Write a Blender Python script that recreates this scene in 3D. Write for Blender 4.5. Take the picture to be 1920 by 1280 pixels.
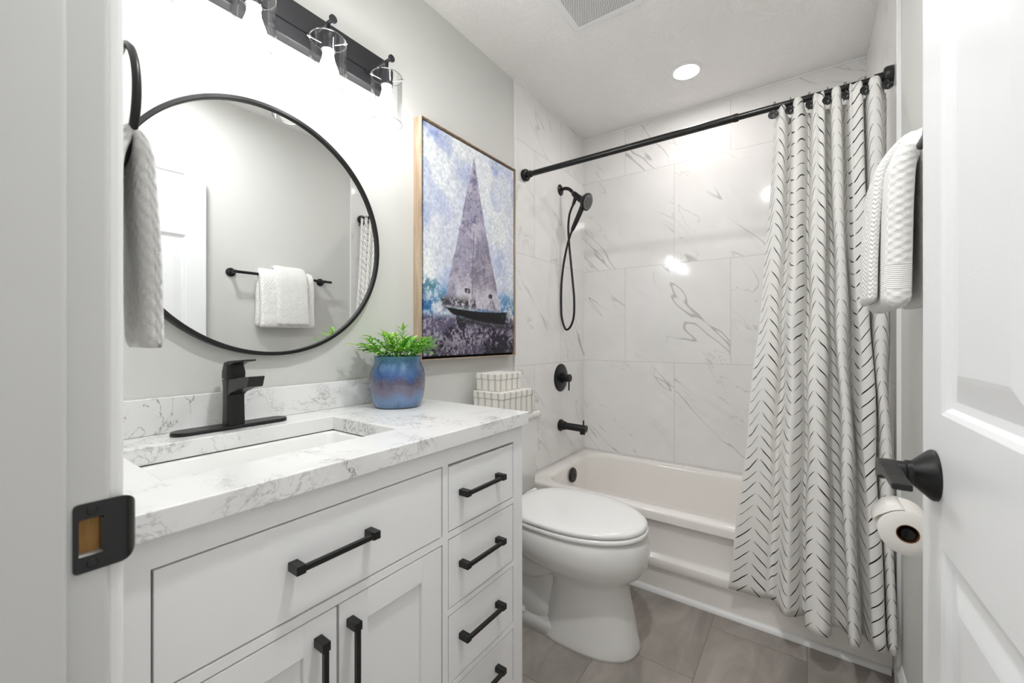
import bpy, bmesh, math, random
import numpy as np
from mathutils import Vector, Matrix

for o in list(bpy.data.objects):
    bpy.data.objects.remove(o)
S = bpy.context.scene
COL = S.collection
R = math.radians
PI = math.pi

# ---------------------------------------------------------------- camera
cd = bpy.data.cameras.new('camera')
cd.sensor_width = 36.0
cd.lens = 36.0 * 776.7 / 1920.0
cd.shift_y = -6.2 / 1920.0
cd.clip_start = 0.02
cd.dof.use_dof = True
cd.dof.focus_distance = 1.7
cd.dof.aperture_fstop = 6.3
cam = bpy.data.objects.new('camera', cd)
COL.objects.link(cam)
cam.location = (1.253, 0.0, 1.121)
cam.rotation_euler = (R(90), 0, R(35.34))
S.camera = cam

# ---------------------------------------------------------------- world (soft fill added in place of unseen hallway light)
w = bpy.data.worlds.new('world')
S.world = w
w.use_nodes = True
w.node_tree.nodes['Background'].inputs[0].default_value = (1.0, 0.99, 0.97, 1)
w.node_tree.nodes['Background'].inputs[1].default_value = 0.18

BULB = 10.0
DOWN = 25.0
FILL = 84.0  # strength of the ceiling light added out of view to brighten the room
S.view_settings.view_transform = 'Standard'
S.view_settings.look = 'None'
S.view_settings.gamma = 1.0
S.view_settings.use_curve_mapping = False
S.view_settings.exposure = 2.32

# ---------------------------------------------------------------- room numbers
W, L, H = 1.5, 2.625, 2.48
YF = 0.10           # room face of the door wall
TY = 1.79           # where the tile starts on the side walls

# ================================================================ materials
def lin(c):
    return tuple((x / 12.92 if x <= 0.04045 else ((x + 0.055) / 1.055) ** 2.4) for x in c)

def rgb(r, g, b):
    return lin((r / 255.0, g / 255.0, b / 255.0)) + (1.0,)

def new_mat(name, color=(0.8, 0.8, 0.8, 1), rough=0.5, metal=0.0, spec=0.5, coat=0.0):
    m = bpy.data.materials.new(name)
    m.use_nodes = True
    b = m.node_tree.nodes['Principled BSDF']
    b.inputs['Base Color'].default_value = color
    b.inputs['Roughness'].default_value = rough
    b.inputs['Metallic'].default_value = metal
    b.inputs['Specular IOR Level'].default_value = spec
    b.inputs['Coat Weight'].default_value = coat
    b.inputs['Coat Roughness'].default_value = 0.05
    return m

class NT:
    """small wrapper for building node graphs"""
    def __init__(s, m):
        s.m = m
        s.t = m.node_tree
        s.b = s.t.nodes.get('Principled BSDF')
    def n(s, typ, **kw):
        nd = s.t.nodes.new(typ)
        for k, v in kw.items():
            setattr(nd, k, v)
        return nd
    def link(s, a, b):
        s.t.links.new(a, b)
    def val(s, x, sock):
        if isinstance(x, (int, float)):
            sock.default_value = x
        elif isinstance(x, tuple):
            sock.default_value = x
        else:
            s.link(x, sock)
    def math(s, op, a, b=0.0, c=0.0, clamp=False):
        nd = s.n('ShaderNodeMath', operation=op)
        nd.use_clamp = clamp
        s.val(a, nd.inputs[0]); s.val(b, nd.inputs[1])
        if len(nd.inputs) > 2: s.val(c, nd.inputs[2])
        return nd.outputs[0]
    def noise(s, vec, scale, detail=3, rough=0.5, dist=0.0):
        nd = s.n('ShaderNodeTexNoise')
        if vec is not None: s.link(vec, nd.inputs['Vector'])
        nd.inputs['Scale'].default_value = scale
        nd.inputs['Detail'].default_value = detail
        nd.inputs['Roughness'].default_value = rough
        nd.inputs['Distortion'].default_value = dist
        return nd.outputs['Fac']
    def mapping(s, vec, loc=(0, 0, 0), rot=(0, 0, 0), scale=(1, 1, 1)):
        nd = s.n('ShaderNodeMapping')
        s.link(vec, nd.inputs['Vector'])
        nd.inputs['Location'].default_value = loc
        nd.inputs['Rotation'].default_value = rot
        nd.inputs['Scale'].default_value = scale
        return nd.outputs[0]
    def ramp(s, fac, stops):
        nd = s.n('ShaderNodeValToRGB')
        s.link(fac, nd.inputs[0])
        e = nd.color_ramp.elements
        e[0].position, e[0].color = stops[0]
        e[1].position, e[1].color = stops[-1]
        for p, c in stops[1:-1]:
            x = e.new(p); x.color = c
        return nd.outputs[0]
    def mix(s, fac, a, b):
        nd = s.n('ShaderNodeMix', data_type='RGBA')
        s.val(fac, nd.inputs[0]); s.val(a, nd.inputs[6]); s.val(b, nd.inputs[7])
        return nd.outputs[2]
    def smooth(s, x, lo, hi):
        nd = s.n('ShaderNodeMapRange', interpolation_type='SMOOTHSTEP')
        s.val(x, nd.inputs[0])
        nd.inputs[1].default_value = lo; nd.inputs[2].default_value = hi
        nd.inputs[3].default_value = 0; nd.inputs[4].default_value = 1
        return nd.outputs[0]
    def pos(s):
        return s.n('ShaderNodeNewGeometry').outputs['Position']
    def obj(s):
        return s.n('ShaderNodeTexCoord').outputs['Object']
    def uv(s):
        return s.n('ShaderNodeTexCoord').outputs['UV']
    def sep(s, v):
        nd = s.n('ShaderNodeSeparateXYZ'); s.link(v, nd.inputs[0]); return nd.outputs
    def comb(s, x, y, z=0.0):
        nd = s.n('ShaderNodeCombineXYZ')
        s.val(x, nd.inputs[0]); s.val(y, nd.inputs[1]); s.val(z, nd.inputs[2])
        return nd.outputs[0]
    def bump(s, h, strength=0.2, dist=0.002):
        nd = s.n('ShaderNodeBump')
        s.link(h, nd.inputs['Height'])
        nd.inputs['Strength'].default_value = strength
        nd.inputs['Distance'].default_value = dist
        s.link(nd.outputs[0], s.b.inputs['Normal'])
    def color(s, c):
        s.link(c, s.b.inputs['Base Color'])

def paint(name, col, rough=0.55, bscale=260, bstr=0.06):
    m = new_mat(name, col, rough, spec=0.35)
    n = NT(m)
    n.bump(n.noise(n.pos(), bscale, 2), bstr, 0.001)
    return m

M = {}
M['wall'] = paint('greige wall paint', rgb(217, 217, 213), 0.6, 300, 0.08)
M['trim'] = new_mat('white trim paint', rgb(240, 240, 239), 0.3, spec=0.5)
M['jamb'] = new_mat('white jamb paint', rgb(206, 206, 204), 0.35)
M['cabinet'] = paint('cabinet paint', rgb(249, 249, 249), 0.38, 500, 0.02)
M['gap'] = new_mat('dark reveal', rgb(60, 66, 70), 0.8)
M['black'] = new_mat('matte black metal', rgb(13, 14, 14), 0.36, 0.0, 0.45)
M['blackgloss'] = new_mat('satin black metal', rgb(9, 10, 10), 0.22, 0.0, 0.6)
M['bronze'] = new_mat('dark bronze metal', rgb(34, 34, 37), 0.42, 0.2, 0.5)
M['porcelain'] = new_mat('white porcelain', rgb(233, 232, 229), 0.08, spec=0.5, coat=0.4)
M['seat'] = new_mat('toilet seat plastic', rgb(243, 243, 241), 0.16)
M['tub'] = new_mat('warm white tub enamel', rgb(247, 243, 238), 0.1, spec=0.5, coat=0.4)
M['basin'] = new_mat('white ceramic basin', rgb(240, 240, 238), 0.08, coat=0.4)
M['chrome'] = new_mat('chrome', (0.30, 0.30, 0.31, 1), 0.32, 1.0)
M['mirror'] = new_mat('mirror glass', (0.93, 0.94, 0.935, 1), 0.0, 1.0)
M['cardboard'] = new_mat('cardboard', rgb(128, 90, 55), 0.8)
M['soil'] = new_mat('dark moss', rgb(45, 38, 25), 0.9)
M['darkhole'] = new_mat('dark hole', rgb(20, 20, 20), 0.9)

# ceiling: swirled skip-trowel texture
m = new_mat('textured ceiling paint', rgb(252, 250, 248), 0.75, spec=0.2); n = NT(m)
p = n.pos()
wv = n.n('ShaderNodeTexNoise'); n.link(p, wv.inputs['Vector']); wv.inputs['Scale'].default_value = 5.5; wv.inputs['Detail'].default_value = 1
vm = n.n('ShaderNodeVectorMath', operation='MULTIPLY_ADD')
n.link(wv.outputs['Color'], vm.inputs[0]); vm.inputs[1].default_value = (0.42, 0.42, 0.0); n.link(p, vm.inputs[2])
st = n.noise(vm.outputs[0], 38, 3, 0.55, 1.6)
rid = n.math('ABSOLUTE', n.math('SUBTRACT', st, 0.5))
n.bump(n.smooth(rid, 0.0, 0.07), 0.42, 0.005)
M['ceiling'] = m

def marble(name, axis):
    """large polished porcelain tiles; axis = which world axis runs along the wall"""
    m = new_mat(name, (0.8, 0.8, 0.8, 1), 0.09, spec=0.5); n = NT(m)
    s = n.sep(n.pos())
    h = s[axis]; z = s[2]
    TW, TH = 0.61, 0.602
    ph = {0: 0.603, 1: 1.975}[axis]
    row = n.math('FLOOR', n.math('DIVIDE', n.math('SUBTRACT', z, 0.370), TH))
    par = n.math('FRACT', n.math('MULTIPLY', row, 0.5))      # 0 or .5
    hx = n.math('ADD', n.math('DIVIDE', n.math('SUBTRACT', h, ph), TW), n.math('ADD', par, 10.0))
    colm = n.math('FLOOR', hx)
    fx = n.math('FRACT', hx)
    fz = n.math('FRACT', n.math('DIVIDE', n.math('SUBTRACT', z, 0.370 - TH * 4), TH))
    dx = n.math('MULTIPLY', n.math('MINIMUM', fx, n.math('SUBTRACT', 1.0, fx)), TW)
    dz = n.math('MULTIPLY', n.math('MINIMUM', fz, n.math('SUBTRACT', 1.0, fz)), TH)
    g = n.smooth(n.math('MINIMUM', dx, dz), 0.0008, 0.0018)      # 0 in grout
    # every tile takes its print from another place
    wn = n.n('ShaderNodeTexWhiteNoise', noise_dimensions='2D')
    n.link(n.comb(colm, row), wn.inputs['Vector'])
    off = n.n('ShaderNodeVectorMath', operation='SCALE'); n.link(wn.outputs['Color'], off.inputs[0]); off.inputs['Scale'].default_value = 7.0
    base = n.comb(h, z, 0.0)
    add = n.n('ShaderNodeVectorMath', operation='ADD'); n.link(base, add.inputs[0]); n.link(off.outputs[0], add.inputs[1])
    rot = n.mapping(add.outputs[0], rot=(0, 0, R(46)))
    def veins(scale, stretch, width, seed, dist, lo, hi):
        v = n.mapping(rot, loc=(seed, seed * 1.7, 0), scale=(stretch, 1.0, 1.0))
        a = n.noise(v, scale, 4, 0.55, dist)
        r = n.math('ABSOLUTE', n.math('SUBTRACT', a, 0.5))
        line = n.math('SUBTRACT', 1.0, n.smooth(r, 0.0, width))
        k = n.noise(n.mapping(rot, loc=(seed * 3, 1, 0), scale=(0.7, 1.2, 1)), 2.6, 2)
        return n.math('MULTIPLY', line, n.smooth(k, lo, hi))
    v1 = veins(2.0, 0.17, 0.0060, 3.1, 0.45, 0.47, 0.60)
    v2 = veins(4.6, 0.26, 0.009, 8.3, 0.9, 0.47, 0.63)
    v3 = veins(3.0, 0.3, 0.05, 5.7, 0.9, 0.50, 0.75)
    cloud = n.noise(rot, 2.2, 3, 0.6, 0.6)
    c = n.ramp(cloud, [(0.3, rgb(236, 235, 233)), (0.7, rgb(246, 245, 244))])
    c = n.mix(n.math('MULTIPLY', v3, 0.14), c, rgb(176, 174, 170))
    c = n.mix(n.math('MULTIPLY', v2, 0.34), c, rgb(150, 146, 140))
    c = n.mix(n.math('MULTIPLY', v1, 0.50), c, rgb(128, 124, 116))
    c = n.mix(g, rgb(212, 210, 206), c)
    n.color(c)
    n.bump(g, 0.25, 0.0012)
    return m
M['tile_x'] = marble('polished marble tile back', 0)
M['tile_y'] = marble('polished marble tile side', 1)

# engineered stone worktop: white with clumps of grey crackle
m = new_mat('veined quartz', (0.9, 0.9, 0.9, 1), 0.12, spec=0.5); n = NT(m)
p = n.pos()
wv = n.n('ShaderNodeTexNoise'); n.link(p, wv.inputs['Vector']); wv.inputs['Scale'].default_value = 9; wv.inputs['Detail'].default_value = 4
vm = n.n('ShaderNodeVectorMath', operation='MULTIPLY_ADD')
n.link(wv.outputs['Color'], vm.inputs[0]); vm.inputs[1].default_value = (0.11, 0.11, 0.11); n.link(p, vm.inputs[2])
a = n.noise(vm.outputs[0], 9.0, 6, 0.66, 0.8)
r1 = n.math('SUBTRACT', 1.0, n.smooth(n.math('ABSOLUTE', n.math('SUBTRACT', a, 0.5)), 0.0, 0.018))
a2 = n.noise(n.mapping(vm.outputs[0], loc=(4, 2, 7)), 17.0, 5, 0.66, 0.9)
r2 = n.math('SUBTRACT', 1.0, n.smooth(n.math('ABSOLUTE', n.math('SUBTRACT', a2, 0.5)), 0.0, 0.03))
k = n.smooth(n.noise(n.mapping(p, loc=(1.3, 0.4, 0.2)), 5.5, 2), 0.49, 0.62)
k2 = n.smooth(n.noise(n.mapping(p, loc=(5.3, 2.4, 1.2)), 7.5, 2), 0.50, 0.64)
c = n.mix(n.math('MULTIPLY', k, 0.22), rgb(240, 240, 239), rgb(205, 204, 202))
c = n.mix(n.math('MULTIPLY', n.math('MULTIPLY', r1, k), 0.75), c, rgb(120, 118, 116))
c = n.mix(n.math('MULTIPLY', n.math('MULTIPLY', r2, k2), 0.5), c, rgb(140, 138, 136))
n.color(c)
M['quartz'] = m

# floor: dark grey stone look tiles, long side along y
m = new_mat('grey stone floor tile', (0.2, 0.2, 0.2, 1), 0.42, spec=0.4); n = NT(m)
s = n.sep(n.pos())
hx = n.math('ADD', n.math('DIVIDE', n.math('SUBTRACT', s[0], 0.645), 0.306), 20.0)
colm = n.math('FLOOR', hx); fx = n.math('FRACT', hx)
par = n.math('FRACT', n.math('MULTIPLY', colm, 0.5))
hy = n.math('ADD', n.math('DIVIDE', n.math('SUBTRACT', s[1], 1.455), 0.612), n.math('ADD', par, 20.0))
rowm = n.math('FLOOR', hy); fy = n.math('FRACT', hy)
d = n.math('MINIMUM', n.math('MULTIPLY', n.math('MINIMUM', fx, n.math('SUBTRACT', 1.0, fx)), 0.306),
           n.math('MULTIPLY', n.math('MINIMUM', fy, n.math('SUBTRACT', 1.0, fy)), 0.612))
g = n.smooth(d, 0.0008, 0.002)
wn = n.n('ShaderNodeTexWhiteNoise', noise_dimensions='2D'); n.link(n.comb(colm, rowm), wn.inputs['Vector'])
off = n.n('ShaderNodeVectorMath', operation='SCALE'); n.link(wn.outputs['Color'], off.inputs[0]); off.inputs['Scale'].default_value = 5.0
add = n.n('ShaderNodeVectorMath', operation='ADD'); n.link(n.pos(), add.inputs[0]); n.link(off.outputs[0], add.inputs[1])
cl = n.noise(n.mapping(add.outputs[0], scale=(3.2, 1.1, 1)), 2.4, 5, 0.6, 0.6)
fine = n.noise(n.pos(), 420, 2)
c = n.ramp(cl, [(0.3, rgb(138, 131, 126)), (0.5, rgb(160, 152, 145)), (0.72, rgb(182, 174, 166))])
c = n.mix(n.math('MULTIPLY', fine, 0.12), c, rgb(90, 86, 85))
c = n.mix(g, rgb(126, 119, 113), c)
n.color(c)
n.bump(g, 0.2, 0.001)
M['floor'] = m

# bulbs, downlight lens, lens of the added fill light
def emis(name, col, s_):
    m = bpy.data.materials.new(name); m.use_nodes = True
    t = m.node_tree; t.nodes.clear()
    e = t.nodes.new('ShaderNodeEmission'); e.inputs[0].default_value = col; e.inputs[1].default_value = s_
    o = t.nodes.new('ShaderNodeOutputMaterial'); t.links.new(e.outputs[0], o.inputs[0])
    return m
M['bulb'] = emis('lit bulb', (1.0, 0.99, 0.985, 1), BULB)
M['lens'] = emis('lit downlight lens', (1.0, 0.95, 0.92, 1), DOWN)
M['fill_lens'] = emis('lit downlight lens, cool', (0.98, 0.99, 1.0, 1), FILL)

# thin clear glass: see-through with fresnel reflection
m = bpy.data.materials.new('clear thin glass'); m.use_nodes = True
t = m.node_tree; t.nodes.clear()
tr = t.nodes.new('ShaderNodeBsdfTransparent'); tr.inputs[0].default_value = (0.965, 0.97, 0.97, 1)
gl = t.nodes.new('ShaderNodeBsdfGlossy'); gl.inputs['Roughness'].default_value = 0.02
lw = t.nodes.new('ShaderNodeLayerWeight'); lw.inputs[0].default_value = 0.22
mx = t.nodes.new('ShaderNodeMixShader'); o = t.nodes.new('ShaderNodeOutputMaterial')
fm = t.nodes.new('ShaderNodeMath'); fm.operation = 'MULTIPLY'; fm.inputs[1].default_value = 0.35
t.links.new(lw.outputs['Fresnel'], fm.inputs[0]); t.links.new(fm.outputs[0], mx.inputs[0]); t.links.new(tr.outputs[0], mx.inputs[1]); t.links.new(gl.outputs[0], mx.inputs[2])
t.links.new(mx.outputs[0], o.inputs[0])
M['glass'] = m
m = bpy.data.materials.new('ground glass edge'); m.use_nodes = True
t = m.node_tree; t.nodes.clear()
tr = t.nodes.new('ShaderNodeBsdfTransparent'); tr.inputs[0].default_value = (0.66, 0.68, 0.68, 1)
gl = t.nodes.new('ShaderNodeBsdfGlossy'); gl.inputs['Roughness'].default_value = 0.1; gl.inputs[0].default_value = (0.8, 0.8, 0.8, 1)
mx = t.nodes.new('ShaderNodeMixShader'); mx.inputs[0].default_value = 0.15; o = t.nodes.new('ShaderNodeOutputMaterial')
t.links.new(tr.outputs[0], mx.inputs[1]); t.links.new(gl.outputs[0], mx.inputs[2]); t.links.new(mx.outputs[0], o.inputs[0])
M['glassrim'] = m

# curtain cloth: white with brushed black chevron dashes
m = new_mat('white curtain cloth with black dashes', rgb(250, 248, 244), 0.85, spec=0.15); n = NT(m)
s = n.sep(n.uv())
CW, SP = 0.056, 0.044
jit = n.math('MULTIPLY', n.math('SUBTRACT', n.noise(n.uv(), 9, 2), 0.5), 0.010)
cu = n.math('DIVIDE', n.math('ADD', s[0], jit), CW)
ci = n.math('FLOOR', cu); fr = n.math('FRACT', cu)
odd = n.math('MULTIPLY', n.math('FRACT', n.math('MULTIPLY', ci, 0.5)), 2.0)
a = n.math('ABSOLUTE', n.math('SUBTRACT', fr, odd))               # 0..1 rising, mirrored in each other column
curve = n.math('ADD', n.math('MULTIPLY', a, 0.75), n.math('MULTIPLY', n.math('POWER', a, 2.0), 0.30))
phz = n.math('SUBTRACT', n.math('DIVIDE', s[1], SP), n.math('MULTIPLY', curve, 1.3))
phj = n.math('MULTIPLY', n.math('SUBTRACT', n.noise(n.comb(ci, n.math('MULTIPLY', s[1], 6.0)), 3.3, 1), 0.5), 0.22)
phz = n.math('ADD', phz, phj)
di = n.math('FLOOR', phz)
fz = n.math('ABSOLUTE', n.math('SUBTRACT', n.math('FRACT', phz), 0.5))
wn = n.n('ShaderNodeTexWhiteNoise', noise_dimensions='2D'); n.link(n.comb(ci, di), wn.inputs['Vector'])
rw = wn.outputs['Value']
wid = n.math('ADD', 0.030, n.math('MULTIPLY', rw, 0.040))
taper = n.math('MULTIPLY', n.smooth(fr, 0.07, 0.30), n.math('SUBTRACT', 1.0, n.smooth(fr, 0.72, 0.95)))
wid = n.math('MULTIPLY', wid, n.math('ADD', 0.35, n.math('MULTIPLY', taper, 0.65)))
ink = n.math('LESS_THAN', fz, wid)
ends = n.math('MULTIPLY', n.math('GREATER_THAN', fr, 0.09), n.math('LESS_THAN', fr, 0.93))
ink = n.math('MULTIPLY', ink, ends)
ccol = n.mix(ink, rgb(250, 248, 244), rgb(38, 36, 36))
n.color(ccol)
tl_ = n.n('ShaderNodeBsdfTranslucent'); n.link(ccol, tl_.inputs['Color'])
mxs = n.n('ShaderNodeMixShader'); mxs.inputs[0].default_value = 0.12
n.link(n.b.outputs[0], mxs.inputs[1]); n.link(tl_.outputs[0], mxs.inputs[2])
n.link(mxs.outputs[0], n.t.nodes['Material Output'].inputs['Surface'])
n.b.inputs['Sheen Weight'].default_value = 0.1
w_ = n.sep(n.uv())
wv_ = n.math('MULTIPLY', n.math('SINE', n.math('MULTIPLY', w_[0], 5200)), n.math('SINE', n.math('MULTIPLY', w_[1], 5200)))
n.bump(n.math('ADD', n.math('MULTIPLY', wv_, 0.2), n.noise(n.uv(), 14, 2)), 0.25, 0.004)
M['curtain'] = m
M['liner'] = new_mat('white liner', rgb(250, 248, 245), 0.6)
n = NT(M['liner'])
tl_ = n.n('ShaderNodeBsdfTranslucent'); tl_.inputs['Color'].default_value = rgb(250, 248, 245)
mxs = n.n('ShaderNodeMixShader'); mxs.inputs[0].default_value = 0.45
n.link(n.b.outputs[0], mxs.inputs[1]); n.link(tl_.outputs[0], mxs.inputs[2])
n.link(mxs.outputs[0], n.t.nodes['Material Output'].inputs['Surface'])

def towel_mat(name, style):
    m = new_mat(name, rgb(252, 251, 248), 0.95, spec=0.1); n = NT(m)
    s = n.sep(n.uv())
    F = 2 * PI / (0.020 if style == 'cobble' else 0.017)
    if style in ('waffle', 'cobble'):
        a_ = n.math('SINE', n.math('MULTIPLY', s[0], F))
        b_ = n.math('SINE', n.math('MULTIPLY', s[1], F))
        h_ = n.math('MULTIPLY', a_, b_)
    else:
        q = n.math('ABSOLUTE', n.math('SUBTRACT', n.math('FRACT', n.math('DIVIDE', s[0], 0.05)), 0.5))
        h_ = n.math('SINE', n.math('MULTIPLY', n.math('ADD', s[1], n.math('MULTIPLY', q, 0.03)), 2 * PI / 0.010))
    fuzz = n.noise(n.uv(), 420, 3, 0.7)
    hh = n.math('ADD', n.math('MULTIPLY', h_, 0.5), n.math('MULTIPLY', fuzz, 0.8))
    # woven flat band above the hem
    band = n.math('MULTIPLY', n.math('GREATER_THAN', s[1], 0.035), n.math('LESS_THAN', s[1], 0.085)) if style == 'waffle' else 0.0
    if style == 'waffle':
        flat = n.math('MULTIPLY', n.math('SINE', n.math('MULTIPLY', s[1], 2 * PI / 0.004)), 0.2)
        mx = n.n('ShaderNodeMix', data_type='FLOAT')
        n.link(band, mx.inputs[0]); n.link(hh, mx.inputs[2]); n.link(flat, mx.inputs[3])
        hh = mx.outputs[0]
    n.bump(hh, 0.9 if style == 'cobble' else 0.7, 0.005 if style == 'cobble' else 0.0035)
    n.b.inputs['Sheen Weight'].default_value = 0.3
    return m
M['towel'] = towel_mat('white waffle towel', 'waffle')
M['towel2'] = towel_mat('white ribbed towel', 'rib')
M['towel3'] = towel_mat('white cobbled towel', 'cobble')

# striped fabric of the boxes
m = new_mat('cream ticking fabric', rgb(238, 234, 226), 0.85, spec=0.1); n = NT(m)
s = n.sep(n.uv())
f = n.math('MULTIPLY', n.math('FRACT', n.math('DIVIDE', s[0], 0.039)), 0.039)
l1 = n.math('LESS_THAN', n.math('ABSOLUTE', n.math('SUBTRACT', f, 0.010)), 0.0012)
l2 = n.math('LESS_THAN', n.math('ABSOLUTE', n.math('SUBTRACT', f, 0.0160)), 0.0012)
n.color(n.mix(n.math('MULTIPLY', n.math('MAXIMUM', l1, l2), 0.85), rgb(238, 234, 226), rgb(74, 88, 116)))
n.bump(n.noise(n.obj(), 900, 2), 0.3, 0.001)
M['ticking'] = m

# wood
def wood(name, c1, c2, sc):
    m = new_mat(name, c1, 0.6, spec=0.25); n = NT(m)
    v = n.mapping(n.obj(), scale=sc)
    a_ = n.noise(v, 9, 5, 0.65, 0.4)
    n.color(n.ramp(a_, [(0.3, c1), (0.7, c2)]))
    n.bump(a_, 0.2, 0.001)
    return m
M['oak'] = wood('pale oak', rgb(160, 136, 112), rgb(206, 186, 164), (6, 6, 0.5))
M['rawwood'] = wood('raw wood', rgb(150, 104, 56), rgb(200, 158, 98), (4, 4, 1.2))
M['doorpaint'] = new_mat('white door paint', rgb(240, 241, 242), 0.32, spec=0.45); n = NT(M['doorpaint'])
v = n.mapping(n.obj(), scale=(1, 1, 0.5))
gr = n.noise(n.mapping(n.obj(), scale=(1, 14, 90)), 1.0, 3, 0.5, 2.5)
n.bump(gr, 0.16, 0.0012)

# glazed pot
m = new_mat('blue glaze', rgb(60, 100, 150), 0.12, spec=0.6, coat=0.5); n = NT(m)
s = n.sep(n.obj())
dr = n.noise(n.mapping(n.obj(), scale=(9, 9, 2.5)), 1.6, 4, 0.6, 0.5)
hz = n.math('ADD', n.math('DIVIDE', s[2], 0.17), n.math('MULTIPLY', n.math('SUBTRACT', dr, 0.5), 0.75))
c = n.ramp(hz, [(0.0, rgb(78, 104, 140)), (0.14, rgb(96, 128, 170)), (0.36, rgb(104, 100, 122)), (0.55, rgb(84, 78, 98)),
                (0.68, rgb(52, 86, 140)), (0.86, rgb(58, 108, 156)), (0.97, rgb(52, 110, 138))])
sp = n.noise(n.obj(), 160, 3, 0.7)
c = n.mix(n.math('MULTIPLY', n.smooth(sp, 0.5, 0.75), 0.3), c, rgb(140, 160, 190))
n.color(c)
M['pot'] = m
M['potrim'] = new_mat('dark glaze rim', rgb(44, 62, 78), 0.2)

# leaves
m = new_mat('fresh green leaf', rgb(88, 170, 50), 0.4, spec=0.4); n = NT(m)
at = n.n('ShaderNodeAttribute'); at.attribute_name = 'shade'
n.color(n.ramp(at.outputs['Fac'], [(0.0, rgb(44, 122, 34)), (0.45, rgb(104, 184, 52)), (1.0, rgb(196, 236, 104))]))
n.b.inputs['Subsurface Weight'].default_value = 0.1
n.b.inputs['Subsurface Radius'].default_value = (0.004, 0.008, 0.002)
M['leaf'] = m

# canvas print
m = new_mat('printed canvas', (0.5, 0.5, 0.6, 1), 0.65, spec=0.3); n = NT(m)
at = n.n('ShaderNodeVertexColor'); at.layer_name = 'print'
n.link(at.outputs['Color'], n.b.inputs['Base Color'])
n.bump(n.noise(n.obj(), 420, 3), 0.3, 0.001)
M['canvas'] = m

# perforated fan grille
m = new_mat('perforated white plastic', rgb(235, 235, 233), 0.5); n = NT(m)
s = n.sep(n.obj())
PT = 0.0078
ry = n.math('DIVIDE', s[1], PT); ri = n.math('FLOOR', ry)
rx = n.math('ADD', n.math('DIVIDE', s[0], PT), n.math('MULTIPLY', n.math('FRACT', n.math('MULTIPLY', ri, 0.5)), 1.0))
ax_ = n.math('SUBTRACT', n.math('FRACT', rx), 0.5); ay_ = n.math('SUBTRACT', n.math('FRACT', ry), 0.5)
rr = n.math('SQRT', n.math('ADD', n.math('MULTIPLY', ax_, ax_), n.math('MULTIPLY', ay_, ay_)))
n.color(n.mix(n.math('LESS_THAN', rr, 0.30), rgb(235, 235, 233), rgb(60, 60, 62)))
M['grille'] = m

# black disc with white streak for the curtain hooks
m = new_mat('black marbled resin', rgb(20, 20, 20), 0.25); n = NT(m)
a_ = n.noise(n.obj(), 42, 2, 0.5, 1.5)
n.color(n.mix(n.math('SUBTRACT', 1.0, n.smooth(n.math('ABSOLUTE', n.math('SUBTRACT', a_, 0.5)), 0.0, 0.010)), rgb(20, 20, 20), rgb(170, 170, 170)))
M['disc'] = m

# tissue
m = new_mat('white tissue', rgb(244, 241, 236), 0.95, spec=0.05); n = NT(m)
n.bump(n.noise(n.obj(), 500, 2), 0.3, 0.001)
M['tissue'] = m
# shower face
M['nozzle'] = new_mat('grey nozzle', rgb(200, 202, 202), 0.5)

# ================================================================ geometry helpers
def obj(name, bm, mat, parent=None, smooth=False, bevel=0.0, seg=2, sub=0, recalc=True, autosmooth=None):
    if recalc:
        bmesh.ops.recalc_face_normals(bm, faces=bm.faces[:])
    me = bpy.data.meshes.new(name)
    bm.to_mesh(me); bm.free()
    if mat is not None:
        for q in (mat if isinstance(mat, (list, tuple)) else [mat]):
            me.materials.append(q)
    o = bpy.data.objects.new(name, me)
    COL.objects.link(o)
    if parent is not None:
        o.parent = parent
        if parent.get('_w') is not None or True:
            o.matrix_parent_inverse = Matrix.Identity(4)
    if smooth:
        for f_ in me.polygons: f_.use_smooth = True
    if autosmooth is not None:
        for f_ in me.polygons: f_.use_smooth = True
        me.set_sharp_from_angle(angle=R(autosmooth))
    if bevel > 0:
        b = o.modifiers.new('bevel', 'BEVEL'); b.width = bevel; b.segments = seg; b.limit_method = 'ANGLE'; b.angle_limit = R(40)
        b.harden_normals = False
    if sub:
        sm = o.modifiers.new('sub', 'SUBSURF'); sm.levels = sub; sm.render_levels = sub
    return o

def tag(o, label, cat, group=None):
    o['label'] = label; o['category'] = cat
    if group: o['group'] = group
    return o

def struct(o, label=None):
    o['kind'] = 'structure'
    if label: o['label'] = label
    return o

def empty(name, loc, label, cat, group=None, rz=0.0):
    o = bpy.data.objects.new(name, None); COL.objects.link(o)
    o.location = loc; o.rotation_euler = (0, 0, rz); o.empty_display_size = 0.05
    tag(o, label, cat, group)
    return o

def box(bm, x0, x1, y0, y1, z0, z1, mi=0):
    vs = [bm.verts.new((x, y, z)) for x in (x0, x1) for y in (y0, y1) for z in (z0, z1)]
    idx = [(0, 1, 3, 2), (4, 6, 7, 5), (0, 4, 5, 1), (2, 3, 7, 6), (0, 2, 6, 4), (1, 5, 7, 3)]
    for f_ in idx:
        fc = bm.faces.new([vs[i] for i in f_]); fc.material_index = mi
    return vs

def B():
    return bmesh.new()

def bx(*a):
    bm = B(); box(bm, *a); return bm

def loft(bm, rings, cap0=True, cap1=True, mi=0):
    vr = [[bm.verts.new(p_) for p_ in r_] for r_ in rings]
    k = len(vr[0])
    for i in range(len(vr) - 1):
        for j in range(k):
            f_ = bm.faces.new((vr[i][j], vr[i][(j + 1) % k], vr[i + 1][(j + 1) % k], vr[i + 1][j])); f_.material_index = mi
    if cap0: bm.faces.new(vr[0][::-1]).material_index = mi
    if cap1: bm.faces.new(vr[-1]).material_index = mi
    return vr

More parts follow.
